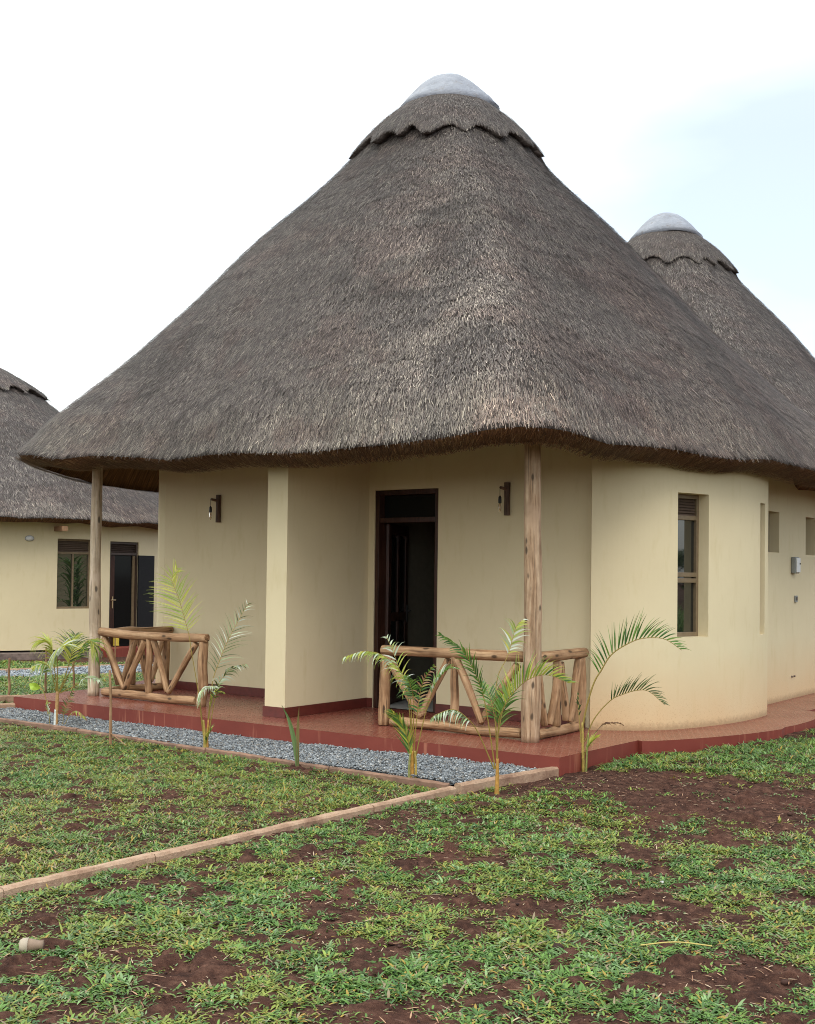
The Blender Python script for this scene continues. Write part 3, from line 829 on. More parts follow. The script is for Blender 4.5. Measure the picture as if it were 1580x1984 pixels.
RC = (-.10, -.06)
r1 = roof_body(house, RC, 1, 1); r1['label'] = 'nearer grey thatched cone with a painted mortar cap'
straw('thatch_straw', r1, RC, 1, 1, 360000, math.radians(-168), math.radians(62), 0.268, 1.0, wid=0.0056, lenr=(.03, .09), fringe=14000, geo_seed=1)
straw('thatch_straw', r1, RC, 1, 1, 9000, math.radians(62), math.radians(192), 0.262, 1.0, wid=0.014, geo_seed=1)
collar_and_cap(r1, RC, 4)
r2 = roof_body(house, (0, D2), -1, 2); r2['label'] = 'farther thatched cone with its own mortar cap'
straw('thatch_straw', r2, (0, D2), -1, 2, 120000, math.radians(-80), math.radians(150), 0.262, 1.0, wid=0.0075, lenr=(.05, .13), geo_seed=2)
collar_and_cap(r2, (0, D2), 6)
UP = np.array([(0.16, 0.085, 0.04), (0.10, 0.05, 0.024), (0.24, 0.14, 0.07), (0.05, 0.028, 0.016), (0.30, 0.20, 0.11)])
def rim_pt(seed, mir, round_kw):
    def f(th, s_):
        e = roof_pt(th, np.ones_like(th), mir, seed, **round_kw); dr = e[:, :2] / np.linalg.norm(e[:, :2], axis=1)[:, None]
        q = e.copy(); q[:, :2] -= dr * (0.28 * (1 - s_) + .01)[:, None]; q[:, 2] += -0.135 + 0.085 * np.clip(s_, 0, 1.1) ** 2; return q
    return f
straw('eave_straw', r1, RC, 1, 71, 26000, math.radians(-175), math.radians(50), 0.1, 1.0, wid=0.005, lenr=(.05, .17), pal=UP, pw=np.array([.3, .3, .2, .1, .1]), ptf=rim_pt(1, 1, {}), lift=-0.9)

# ------------------------------------------------------------------ railings of peeled poles
def w_of(a, b_, z=0.0):
    p = loc2w(a, b_); return Vector((p.x, p.y, z))
def log(parent, name, p0, p1, r0, r1, seed, k=14, wob=0.012, m_='log', n=14):
    p0 = Vector(p0); p1 = Vector(p1); d = (p1 - p0); pts = []; rad = []
    for i in range(k + 1):
        f = i / k
        q = p0 + d * f + Vector(((float(vnoise(f * 3, seed * 1.7)) - .5) * wob, (float(vnoise(f * 3, seed * 2.9 + 4)) - .5) * wob, (float(vnoise(f * 3, seed * 3.3 + 8)) - .5) * wob)) * 2
        pts.append(q); rad.append((r0 + (r1 - r0) * f) * (1 + .10 * (float(vnoise(f * 7, seed + .5)) - .5)))
    # rounded sawn ends
    dn = d.normalized()
    pts = [pts[0] - dn * 0.004] + pts + [pts[-1] + dn * 0.004]; rad = [rad[0] * .88] + rad + [rad[-1] * .88]
    mb = MB(); random.seed(seed); mb.tube(pts, rad, n, bump=0.06, seed=seed)
    return mb.build(name, M[m_], parent, smooth=False)
def smooth_obj(o): o.data.polygons.foreach_set('use_smooth', [len(p.vertices) == 4 for p in o.data.polygons]); return o

def railing(a0, b0, along, L, label, seed, end_post=True, mid=0.45, flip=False, vs=None, top_r=0.052, topz=0.945):
    t = empty('pole_railing', w_of(a0, b0, DZ), HOUSE_RZ + (0 if along == 'a' else PI / 2))
    tag(t, label, 'railing', 'pole railings round the porch')
    z = lambda h: h - DZ
    o = [log(t, 'top_rail', (0.0, -0.01, z(topz)), (L + (.07 if L > 0 else -.03), 0, z(topz - .005)), top_r, top_r * .93, seed),
         log(t, 'bottom_rail', (0.05 if L > 0 else -.05, 0, z(.230)), (L - (.09 if L > 0 else -.09), 0, z(.229)), .045, .049, seed + 1)]
    if end_post: o.append(log(t, 'end_post', (L - .02, 0.01, z(.185)), (L, 0.01, z(topz - .045)), .058, .054, seed + 2))
    o.append(log(t, 'middle_post', (mid * L, .01, z(.275)), (mid * L, 0, z(topz - .04)), .043, .038, seed + 3))
    for i, (x0, x1) in enumerate(vs or ((.04, .27), (.49, .27), (.55, .71), (.93, .71))):
        o.append(log(t, 'brace', (x0 * L, (-1) ** i * .012, z(topz - .065)), (x1 * L + (.02 if x0 > x1 else -.02), (-1) ** i * .012, z(.30)), .039, .033, seed + 4 + i))
    for q in o: smooth_obj(q)
    return t
railing(-2.93, -3.22, 'a', 1.72, 'front log railing at the left end of the porch, beside the paler pole', 20, mid=.49, vs=((.02, .25), (.46, .25), (.53, .68), (.94, .68)))
railing(-3.0, -3.14, 'b', 1.05, 'short log railing running back behind the left front railing', 40)
# the right front railing starts at its free end post and stops against the brown pole
t = railing(2.925, -3.20, 'a', -1.60, 'front log railing at the right, between the open door and the near pole', 60, mid=.49, vs=((.06, .30), (.46, .30), (.53, .73), (.97, .73)), topz=.935)
railing(3.0, -3.16, 'b', 0.92, 'short log railing going back from the near right pole to the wall', 80, top_r=.053, topz=.935)

# ------------------------------------------------------------------ wall lamps, boxes
def wall_lamp(a, label):
    t = empty('wall_lamp', w_of(a, -2.0, 2.32), HOUSE_RZ)
    tag(t, label, 'lamp', 'rustic bulb lamps on the porch wall')
    q = MB(); q.tube([(0, -.022, 0.0), (0, -.022, .17), (0.002, -.022, .345)], [.033, .031, .033], 10, bump=.08, seed=3); bd = q.build('back_board', M['lampwood'], t)
    q = MB(); q.tube([(0, -.03, .272), (-.01, -.14, .285)], [.020, .015], 8, bump=.1, seed=5); q.build('arm', M['lampwood'], t)
    q = MB(); q.tube([(-.01, -.13, .30), (-.012, -.145, .27), (-.012, -.145, .185)], .003, 6); q.build('cord', M['socket'], t)
    q = MB(); q.lathe([(.001, .205), (.008, .195), (.016, .182), (.018, .15), (.018, .125), (.014, .12), (.001, .12)], 14, (-.012, -.145, 0)); q.build('lamp_socket', M['socket'], t, smooth=True)
    q = MB(); q.lathe([(.012, .121), (.015, .10), (.018, .07), (.017, .045), (.010, .033), (.001, .030)], 14, (-.012, -.145, 0)); bu = q.build('bulb', M['bulb'], t, smooth=True)
    q = MB(); q.tube([(-.012, -.145, .115), (-.012, -.145, .06)], .005, 6); q.build('filament', M['fil'], bu)
    return t
wall_lamp(2.01, 'hanging bulb on a dark wooden bracket right of the open door')
wall_lamp(-2.19, 'hanging bulb on a dark wooden bracket on the left porch wall')

t = empty('meter_box', w_of(3.632, 2.40, 1.77), HOUSE_RZ); tag(t, 'small grey-white meter box on the far right wall under the vent windows', 'meter box')
q = MB(); q.box((.03, 0, .105), (.06, .17, .21)); q.build('box_body', M['grey_pl'], t, bevel=.012)
q = MB(); q.box((.068, 0.0, .105), (.014, .15, .185)); q.build('lid', M['white'], t, bevel=.006)
q = MB(); q.box((.078, .045, .125), (.008, .018, .02)); q.build('latch', M['black'], t)
t = empty('wall_socket', w_of(3.632, 2.50, 1.40), HOUSE_RZ); tag(t, 'tiny grey outdoor socket below the meter box', 'socket')
q = MB(); q.box((.010, 0, .045), (.020, .085, .085)); q.build('back_plate', M['grey_pl'], t, bevel=.004)
q = MB(); q.box((.024, .0, .05), (.010, .03, .05)); q.build('switch', M['frame_dark'], t, bevel=.002)

# ------------------------------------------------------------------ kerbs
def kerb(name, pts, w_, h, label, seed, seg=0.95, m_name='kerb'):
    random.seed(seed); mb = MB()
    pts = [Vector(p) for p in pts]
    for i in range(len(pts) - 1):
        a, b_ = pts[i], pts[i + 1]; L = (b_ - a).length; n = max(1, round(L / seg)); u = (b_ - a).normalized(); s = Vector((-u.y, u.x, 0)).normalized()
        for k in range(n):
            f0 = k / n; f1 = (k + 1) / n
            g0 = .002 + random.random() * .004
            j = random.uniform(-.005, .005); jz = random.uniform(-.004, .003)
            m_ = max(3, int(L / n / .06)); V = []
            for q in range(m_ + 1):
                f = f0 + (f1 - f0) * q / m_
                c = a.lerp(b_, f) + s * j + Vector((0, 0, jz))
                if q == 0: c += u * g0
                if q == m_: c -= u * g0
                rr = lambda: random.uniform(-.003, .003)
                wk = w_ / 2
                V += [c - s * wk + Vector((0, 0, -h)), c - s * (wk + rr()) + Vector((0, 0, -.014 + rr())), c - s * (wk - .013 + rr()) + Vector((0, 0, rr())),
                      c + s * (wk - .013 + rr()) + Vector((0, 0, rr())), c + s * (wk + rr()) + Vector((0, 0, -.014 + rr())), c + s * wk + Vector((0, 0, -h))]
            F = []
            for q in range(m_):
                for e in range(5):
                    x = q * 6 + e; F.append((x, x + 6, x + 7, x + 1))
            F += [(5, 4, 3, 2, 1, 0), tuple(m_ * 6 + e for e in range(6))]
            F = [tuple(reversed(f)) for f in F]
            mb.add(V, F)
    o = mb.build(name, M[m_name], smooth=False); tag(o, label, 'kerb', kind='structure'); return o
ext0 = KD0 + (KD0 - KD1) * 0.5
kerb('kerb', [ext0, KD0, KD1.lerp(KD0, .003)], .068, .16, 'diagonal concrete kerb across the lawn', 1, 1.0)
kerb('kerb', [KD1 + Vector((.03, .03, .01)), KD2 + Vector((-.02, -.02, -.02))], .075, .16, 'concrete kerb at the end of the gravel strip', 5, 1.0)
GK = [onz(-260, 1357, .05), onz(0, 1391, .05), onz(150, 1411, .05), onz(400, 1449, .05), onz(640, 1484, .055), onz(872, 1517, .065)]
kerb('kerb', GK, .032, .12, 'thin kerb between the gravel strip and the left lawn', 2, 0.9, 'kerb_dark')
kerb('kerb', [onz(-200, 1376, .10), onz(33, 1362, .10)], .08, .2, 'short kerb running left from the porch floor', 3, 0.9)
kerb('kerb', [onz(-200, 1352, .10), onz(60, 1346, .10)], .06, .2, 'second short kerb behind it', 4, 0.9)

# ------------------------------------------------------------------ gravel
ICO_V = []
ph = (1 + 5 ** .5) / 2
for a_, b_ in ((1, ph), (-1, ph), (1, -ph), (-1, -ph)):
    ICO_V += [(0, a_, b_), (a_, b_, 0), (b_, 0, a_)]
ICO_V = np.array(ICO_V) / math.sqrt(1 + ph * ph)
ICO_F = []
for i in range(12):
    for j in range(i + 1, 12):
        for k in range(j + 1, 12):
            d = [np.linalg.norm(ICO_V[x] - ICO_V[y]) for x, y in ((i, j), (j, k), (i, k))]
            if max(d) < 1.1:
                nrm = np.cross(ICO_V[j] - ICO_V[i], ICO_V[k] - ICO_V[i])
                ICO_F.append((i, j, k) if nrm @ ICO_V[i] > 0 else (i, k, j))
ICO_F = np.array(ICO_F)
def stones(name, P, size, tints, material, rs, flat=.7, jag=.3):
    n = len(P)
    q = rs.normal(size=(n, 4)); q /= np.linalg.norm(q, axis=1)[:, None]
    w_, x, y, z = q.T
    R = np.stack([1 - 2 * (y * y + z * z), 2 * (x * y - z * w_), 2 * (x * z + y * w_), 2 * (x * y + z * w_), 1 - 2 * (x * x + z * z), 2 * (y * z - x * w_), 2 * (x * z - y * w_), 2 * (y * z + x * w_), 1 - 2 * (x * x + y * y)], -1).reshape(n, 3, 3)
    sc = rs.uniform(.5, 1.0, (n, 1, 3)) * size[:, None, None] * .5
    V = ICO_V[None] * (1 + rs.uniform(-jag, jag, (n, 12, 1))) * sc
    V = np.einsum('nij,nkj->nki', R, V); V[..., 2] *= flat; V += P[:, None]
    F = (ICO_F[None] + (np.arange(n) * 12)[:, None, None]).reshape(-1, 3)
    return npmesh(name, V.reshape(-1, 3), F, material, tint=np.repeat(tints, 12, axis=0))
gkL = np.array([w2loc(p.x, p.y) for p in GK])
rs = np.random.RandomState(5)
A_ = rs.uniform(-6.2, 3.75, 120000); B_ = rs.uniform(-5.9, -3.93, 120000)
kb = np.interp(A_, gkL[:, 0], gkL[:, 1])
X_ = HC.x + U2.x * A_ + N2.x * B_; Y_ = HC.y + U2.y * A_ + N2.y * B_
d_ = (KD2 - KD1).xy; side = ((X_ - KD1.x) * d_.y - (Y_ - KD1.y) * d_.x) / d_.length
ok = (B_ > kb + .03) & (side < -.06)
X_, Y_, A_, B_ = X_[ok], Y_[ok], A_[ok], B_[ok]
print('gravel', len(X_))
top = .035 + .035 * sstep(A_, 0, 3.6)
zz = top + (fbm(X_ * 5, Y_ * 5, 2, 2) - .5) * .03 + rs.uniform(-.010, .010, len(X_))
gt = np.array([(0.19, 0.205, 0.215), (0.26, 0.28, 0.285), (0.11, 0.12, 0.125), (0.40, 0.41, 0.40), (0.22, 0.205, 0.18)])[rs.choice(5, len(X_), p=[.33, .18, .28, .06, .15])] * rs.uniform(.8, 1.2, (len(X_), 1))
st = stones('gravel', np.stack([X_, Y_, zz], -1), rs.uniform(.015, .032, len(X_)), gt, M['stone'], rs)
tag(st, 'blue-grey crushed stone strip along the foot of the porch', 'gravel', kind='stuff')
mb = MB(); poly = [w_of(gkL[i, 0], gkL[i, 1], 0) for i in range(1, len(gkL))]
poly = [w_of(-6.3, -4.9, 0)] + poly + [Vector((KD2.x, KD2.y, 0)), w_of(3.6, -3.7, 0), w_of(-6.3, -3.7, 0)]
for p in poly: p.z = .022
poly[-3].z = poly[-4].z = poly[-2].z = .05
mb.add(poly, [tuple(range(len(poly)))]); gb = mb.build('gravel_bed', M['gravelbed']); tag(gb, 'ground under the gravel strip', 'gravel bed', kind='structure')

# far gravel path in front of the left house
FPB = [onz(-150, 1313, -.10), onz(0, 1306, -.10), onz(190, 1297, -.11), onz(330, 1291, -.11), onz(520, 1283, -.1)]
FPF = [onz(-150, 1326, -.09), onz(0, 1319, -.09), onz(190, 1309, -.09), onz(330, 1303, -.10), onz(520, 1295, -.1)]
mb = MB(); mb.add([p + Vector((0, 0, .03)) for p in FPF] + [p + Vector((0, 0, .03)) for p in reversed(FPB)], [tuple(range(10))]); gb = mb.build('path', M['gravelbed']); tag(gb, 'far grey gravel path before the left house', 'path', kind='structure')
kerb('kerb', [p + Vector((0, .05, .08)) for p in FPB], .10, .2, 'tan kerb behind the far gravel path', 7, 1.0)
kerb('kerb', [p + Vector((0, -.03, .035)) for p in FPF], .05, .15, 'dark kerb in front of the far gravel path', 8, 1.0)
f_ = rs.uniform(0, 1, 9000); g_ = rs.uniform(0.02, .98, 9000)
fp = np.array([[p.x, p.y] for p in FPF]); bp = np.array([[p.x, p.y] for p in FPB]); k_ = np.linspace(0, 1, 5)
xf = np.interp(f_, k_, fp[:, 0]); yf = np.interp(f_, k_, fp[:, 1]); xb = np.interp(f_, k_, bp[:, 0]); yb = np.interp(f_, k_, bp[:, 1])
P_ = np.stack([xf * (1 - g_) + xb * g_, yf * (1 - g_) + yb * g_, rs.uniform(-.075, -.04, 9000)], -1)
gt = np.array([(0.20, 0.225, 0.25), (0.27, 0.30, 0.32), (0.13, 0.145, 0.16), (0.37, 0.39, 0.40)])[rs.choice(4, 9000)]
st = stones('gravel', P_, rs.uniform(.03, .06, 9000), gt, M['stone'], rs); tag(st, 'crushed stone on the far path before the left house', 'gravel', kind='stuff')

# ------------------------------------------------------------------ left house
LC = Vector((-10.4, 28.8)); LR = 5.0; LZ = 0.03
lh = empty('round_house', (LC.x, LC.y, 0)); tag(lh, 'smaller cream round house with thatched roof far left behind the railing', 'house')
def hit(px, py):
    d = at(px, py, 1.0) - Vector((0, 0, EYE)); d2 = d.xy; A = d2.dot(d2); B = -2 * d2.dot(LC); C_ = LC.dot(LC) - LR * LR
    t_ = (-B - math.sqrt(B * B - 4 * A * C_)) / 2 / A; p = d * t_
    return (p.x - LC.x, p.y - LC.y), p.z + EYE
lp = [(LR * math.cos(a), LR * math.sin(a)) for a in np.radians(np.linspace(-190, 169.8, 180))]
wA, _ = hit(112, 1043); wB, _ = hit(178, 1047); dA, _ = hit(214, 1050); dB, _ = hit(270, 1050)
slp = lambda p: s_of(lp, p[0], p[1])
mb = MB(); PL, _, _ = wall_strip(mb, lp, .2, LZ, 2.86, [(slp(wA), slp(wB), .90, 2.40), (slp(dA), slp(dB), LZ + .001, 2.38)])
mb.build('wall', M['plaster_far'], lh)
W0 = window_local(wA, wB, .90, 2.40, .10, lh, vent=.30, mullion=True); W0['label'] = 'two-pane window reflecting green plants'
# door: frame, louvre above, one leaf closed, one leaf folded out over the wall
dA = Vector(dA); dB = Vector(dB); dd = (dB - dA).normalized(); nn = Vector((-dd.y, dd.x)); Wd = (dB - dA).length; ang = math.atan2(dd.y, dd.x)
df = empty('door'); df.parent = lh; df.location = (dA.x + nn.x * .08, dA.y + nn.y * .08, LZ); df.rotation_euler = (0, 0, ang)
q = MB(); H_ = 2.35
for x in (.025, Wd - .025): q.box((x, 0, H_ / 2), (.05, .08, H_))
q.box((Wd / 2, -.002, H_ - .025), (Wd - .1, .076, .05)); q.box((Wd / 2, -.002, 2.08), (Wd - .1, .076, .05)); q.build('door_frame', M['frame_dark'], df)
q = MB()
for i in range(5): q.box((Wd / 2, 0, 2.13 + i * .042), (Wd - .1, .004, .04), m=Matrix.Rotation(math.radians(-40), 3, 'X'))
q.box((Wd / 2, .03, 2.22), (Wd - .1, .004, .22)); q.build('vent_louvre', M['frame_dark'], df)
q = MB(); q.box((.125, 0.01, 1.03), (.14, .04, 2.03)); q.build('leaf_stile', M['darkwood'], df)
q = MB(); q.box((.195 + (Wd - .30) / 2, .012, 1.03), (Wd - .33, .012, 2.03)); q.build('pane', M['glass_dark'], df)
q = MB(); q.box((Wd - .10, .0, 1.03), (.06, .05, 2.03)); q.build('leaf_edge', M['frame'], df)
q = MB(); q.box((.14, -.02, 1.0), (.03, .01, .26)); q.tube([(.07, -.05, 1.05), (.21, -.05, 1.05)], .012, 8); q.build('handle', M['brass'], df)
q = MB(); q.box((.24, -.05, .18), (.10, .08, .28)); q.build('yellow_wedge', M['yellow'], df)
lf = empty('door_leaf'); lf.parent = df; lf.location = (Wd - .04, -.08, 0); lf.rotation_euler = (0, 0, math.radians(12))
q = MB(); q.box((.24, -.04, 1.03), (.47, .035, 2.05)); q.build('panel', M['black'], df).location = (Wd - .05, -.07, 0)
bpy.data.objects.remove(lf)
# floor slab and step
q = MB(); pr = [(5.4 * math.cos(a), 5.4 * math.sin(a)) for a in np.radians(np.arange(0, 360, 5))]
q.add([(*p, LZ - .04) for p in pr] + [(*p, -.4) for p in pr], [tuple(range(72))] + [(i + 72, (i + 1) % 72 + 72, (i + 1) % 72, i) for i in range(72)]); q.build('floor_slab', M['stonewall'], lh)
c_ = (dA + dB) / 2 - nn * .25
q = MB(); q.box((c_.x, c_.y, LZ - .09), (Wd + .9, .55, .22), rz=ang); q.build('door_step', M['floor_face'], lh)
hb, _ = hit(109, 1018)
q = MB(); q.box((hb[0] * 1.06, hb[1] * 1.06, 2.60), (.12, .5, .10), rz=math.atan2(hb[1], hb[0]) + PI / 2); q.build('beam_end', M['stake'], lh)
kw = dict(round_=True, Rr=5.95, za=7.36, ze=2.83)
L3 = (-.55, 0)
r3 = roof_body(lh, L3, 1, 3, **kw)
straw('thatch_straw', r3, L3, 1, 3, 80000, math.radians(-130), math.radians(20), 0.22, 1.0, wid=0.011, lenr=(.06, .15), fringe=2500, geo_seed=3, **kw)
def left_collar(th, f, seed=0): return collar_pt(th, f, seed, .6, 6.84, 1.86, 6.08)
th_ = np.linspace(-PI, PI, 120, endpoint=False); T_, F_ = np.meshgrid(th_, np.linspace(-.1, 1, 12)); V_ = left_collar(T_, F_, 9)
bt = V_[-1].copy(); bt[:, :2] *= .88; V_ = np.concatenate([V_, bt[None]], 0); idx = np.arange(13 * 120).reshape(13, 120)
Q_ = np.stack([idx[1:], np.roll(idx, -1, 1)[1:], np.roll(idx, -1, 1)[:-1], idx[:-1]], -1).reshape(-1, 4)
npmesh('roof_collar', V_.reshape(-1, 3) + np.array([*L3, 0]), Q_, M['thatch'], r3, smooth=True, tuv=np.stack([np.tile(th_, 13) * 1.2, np.repeat(np.arange(13) * .09, 120), np.zeros(13 * 120)], -1))
straw('collar_straw', r3, L3, 1, 61, 6000, math.radians(-160), math.radians(40), 0.15, 1.03, wid=0.010, lenr=(0.06, 0.15), ptf=lambda a, b: left_collar(a, b, 9), lift=.5)
q = MB(); q.lathe([(.64, 6.78), (.58, 6.88), (.45, 7.0), (.25, 7.12), (.01, 7.16)], 30, (*L3, 0)); q.build('roof_cap', M['mortar'], r3, smooth=True)

h_, z_ = hit(57, 1043); an = math.atan2(h_[1], h_[0])
t = empty('bulkhead_lamp', (LC.x + h_[0], LC.y + h_[1], z_), an); tag(t, 'white oval outdoor lamp on the wall of the left house', 'lamp')
q = MB(); mlat = Matrix.Rotation(PI / 2, 3, 'Y') @ Matrix.Diagonal((1, 1.5, 1))
q.lathe([(.001, .0), (.062, .0), (.062, .025), (.001, .0252)], 24, m=mlat); q.build('base', M['grey_pl'], t, smooth=False)
q = MB(); q.lathe([(.055, .025), (.052, .045), (.038, .065), (.02, .074), (.001, .076)], 24, m=mlat); q.build('diffuser', M['white'], t, smooth=True)

# ------------------------------------------------------------------ young palms
GREEN = [(0.085, 0.17, 0.028), (0.13, 0.22, 0.04), (0.05, 0.115, 0.025)]
YEL = [(0.30, 0.33, 0.045), (0.36, 0.36, 0.06), (0.22, 0.28, 0.05)]
PALE = [(0.36, 0.42, 0.28), (0.26, 0.33, 0.16), (0.42, 0.46, 0.36)]
OLIVE = [(0.07, 0.10, 0.03), (0.10, 0.13, 0.04), (0.05, 0.08, 0.025)]
PINK = [(0.36, 0.20, 0.11), (0.30, 0.15, 0.09), (0.25, 0.22, 0.07)]
BROWN = [(0.12, 0.06, 0.03), (0.16, 0.09, 0.04)]
STEM = (0.33, 0.24, 0.055); STEM2 = (0.38, 0.20, 0.04)
def spline(pts, n):
    P = [Vector(p) for p in pts]; P = [P[0] * 2 - P[1]] + P + [P[-1] * 2 - P[-2]]; out = []
    m_ = len(P) - 3
    for i in range(n + 1):
        u = i / n * m_; k = min(int(u), m_ - 1); f = u - k; a, b_, c, d = P[k:k + 4]
        out.append(0.5 * ((2 * b_) + (c - a) * f + (2 * a - 5 * b_ + 4 * c - d) * f * f + (3 * b_ - a - 3 * c + d) * f ** 3))
    return out
def frond(parent, root, px, Y0, dY, start, Lm, pal, n=20, lat='y', lift=.6, sides=(1, 1), droop=.25, fwd=.75, wid=.0135, rad=.006, stem=STEM, seed=0, thin=1.0, tipL=.45, stems=True):
    rs_ = random.Random(seed)
    k = len(px); pts = [at(x, y, Y0 + dY * (i / (k - 1)) ** 1.4) for i, (x, y) in enumerate(px)]
    c = spline(pts, 40); org = parent.location
    c = [p - org for p in c]
    cum = [0]
    for i in range(1, 41): cum.append(cum[-1] + (c[i] - c[i - 1]).length)
    T = cum[-1]
    mb = MB()
    mb.tube(c, [rad * (1 - .75 * (x / T)) for x in cum], 6, col=stem)
    latv = Vector((0, 1, 0)) if lat == 'y' else Vector((1, 0, 0))
    for i in range(n):
        f = start + (1 - start) * (i + .3) / n
        L_ = T * f; j = next(q for q in range(1, 41) if cum[q] >= L_ - 1e-9); fr = (L_ - cum[j - 1]) / (cum[j] - cum[j - 1])
        p = c[j - 1].lerp(c[j], fr); t_ = (c[j] - c[j - 1]).normalized()
        l = (latv - t_ * latv.dot(t_)).normalized(); up = l.cross(t_)
        if lat == 'y':
            if up.z < 0: up = -up
        g = i / (n - 1)
        prof = (.72 + .28 * math.sin(PI * min(1, g * 1.3))) * (1 - (1 - tipL) * max(0, g - .55) / .45)
        for sd_ in (0, 1):
            if sides[sd_] <= 0 or rs_.random() > thin: continue
            sg = 1 if sd_ else -1
            a = fwd * rs_.uniform(.85, 1.15) + g * .5
            LL = Lm * prof * sides[sd_] * rs_.uniform(.85, 1.1)
            d = (t_ * a + l * sg * math.cos(lift) + up * math.sin(lift) + Vector((rs_.uniform(-.1, .1),) * 3)).normalized()
            q0 = p; S = 5; W = wid * rs_.uniform(.8, 1.2); vs = []; fs = []
            wd = d.cross(Vector((rs_.uniform(-.4, .4), -1, rs_.uniform(0, .5)))).normalized()
            dr = droop * rs_.uniform(.6, 1.5)
            for s_ in range(S + 1):
                h = s_ / S; ww = W * (.55 + .45 * math.sin(PI * min(1, h * 1.6))) * (1 - h ** 2.2) * .5 + .0004
                vs += [q0 - wd * ww, q0 + wd * ww]
                if s_ < S: fs.append((2 * s_, 2 * s_ + 1, 2 * s_ + 3, 2 * s_ + 2))
                d2 = (d + Vector((0, 0, -dr)) * (h + .15) * 1.6).normalized(); q0 = q0 + d2 * (LL / S); d = d2
            cc = pal[rs_.randrange(len(pal))]; u_ = rs_.uniform(.95, 1.45)
            mb.add(vs, fs, col=tuple(x * u_ for x in cc))
    return mb.build('frond', M['leaf'], parent)
def palm(base_px, z0, label, name='young_palm'):
    b_ = onz(base_px[0], base_px[1], z0); b_.z = float(ground_z(b_.x, b_.y)) - .01
    t_ = empty(name, b_); tag(t_, label, 'palm', 'young palms planted round the porch'); return t_, b_.y
def stem(t_, px, Y, r0, r1, col, name='stem', m_='stem', dY=0):
    pts = [at(x, y, Y + dY * i / (len(px) - 1)) - t_.location for i, (x, y) in enumerate(px)]
    pts[0].z = min(pts[0].z, -.02)
    mb = MB(); c = spline(pts, 16); mb.tube(c, [r0 + (r1 - r0) * i / 16 for i in range(17)], 8, col=col, bump=.08, seed=3); return mb.build(name, M[m_], t_, smooth=True)

# F: right of the porch
t, Y = palm((1131, 1480), .09, 'young palm with two arching green fronds against the round wall')
stem(t, [(1131, 1484), (1130, 1440), (1129, 1400)], Y, .016, .008, STEM)
stem(t, [(1136, 1484), (1138, 1455), (1141, 1420)], Y - .03, .010, .005, (0.2, 0.22, 0.06))
frond(t, None, [(1129, 1410), (1138, 1366), (1152, 1322), (1165, 1300), (1184, 1270), (1214, 1249), (1246, 1237), (1287, 1238), (1322, 1260)], Y, -.1, .36, .30, GREEN, 26, lift=1.15, droop=.10, fwd=.55, wid=.012, rad=.009, seed=1)
frond(t, None, [(1134, 1437), (1152, 1393), (1184, 1357), (1209, 1345), (1234, 1338), (1258, 1340), (1289, 1366)], Y, -.2, .45, .20, OLIVE, 20, lift=1.1, droop=.10, fwd=.8, wid=.010, seed=2)
frond(t, None, [(1136, 1446), (1159, 1414), (1173, 1403), (1198, 1401), (1210, 1406)], Y, -.1, .5, .07, BROWN, 8, rad=.004, stem=(0.1, .06, .03), lift=.2, seed=3)
frond(t, None, [(1131, 1466), (1145, 1440), (1161, 1426)], Y, -.1, .2, .13, YEL, 9, lift=.4, fwd=1.3, seed=4)
frond(t, None, [(1127, 1440), (1122, 1380), (1121, 1340)], Y, .1, .5, .10, OLIVE, 5, lift=.4, fwd=1.3, seed=5)
# E: in front of the near pole
t, Y = palm((963, 1534), .045, 'tallest young palm, rising in front of the near right pole')
stem(t, [(963, 1538), (964, 1505), (964, 1470)], Y, .020, .010, STEM2)
frond(t, None, [(960, 1490), (942, 1372), (929, 1324), (907, 1276), (888, 1253), (852, 1228)], Y, -.15, .48, .24, GREEN, 22, lat='x', lift=1.0, sides=(.75, 1), fwd=1.0, droop=.1, seed=11)
frond(t, None, [(964, 1490), (966, 1410), (972, 1381), (992, 1347), (1022, 1318), (1060, 1308), (1104, 1324)], Y, -.25, .38, .26, GREEN + YEL, 28, lift=1.1, droop=.14, fwd=.75, wid=.012, seed=12)
frond(t, None, [(963, 1480), (962, 1330), (982, 1276), (990, 1252), (1001, 1214), (1017, 1198)], Y, .15, .72, .16, YEL + PALE, 13, lat='x', lift=.3, fwd=1.0, thin=.8, seed=13)
frond(t, None, [(958, 1490), (927, 1420), (905, 1391), (879, 1375), (850, 1383), (836, 1392)], Y, -.3, .50, .15, PALE + OLIVE, 15, lift=-.6, droop=.4, fwd=.6, seed=14)
frond(t, None, [(964, 1440), (958, 1385), (948, 1345), (935, 1322)], Y, .2, .35, .17, GREEN, 14, lat='x', lift=.3, fwd=.9, seed=15)
frond(t, None, [(966, 1420), (974, 1380), (984, 1350), (990, 1325)], Y, .1, .1, .22, GREEN, 12, lat='x', lift=.5, fwd=1.5, seed=16)
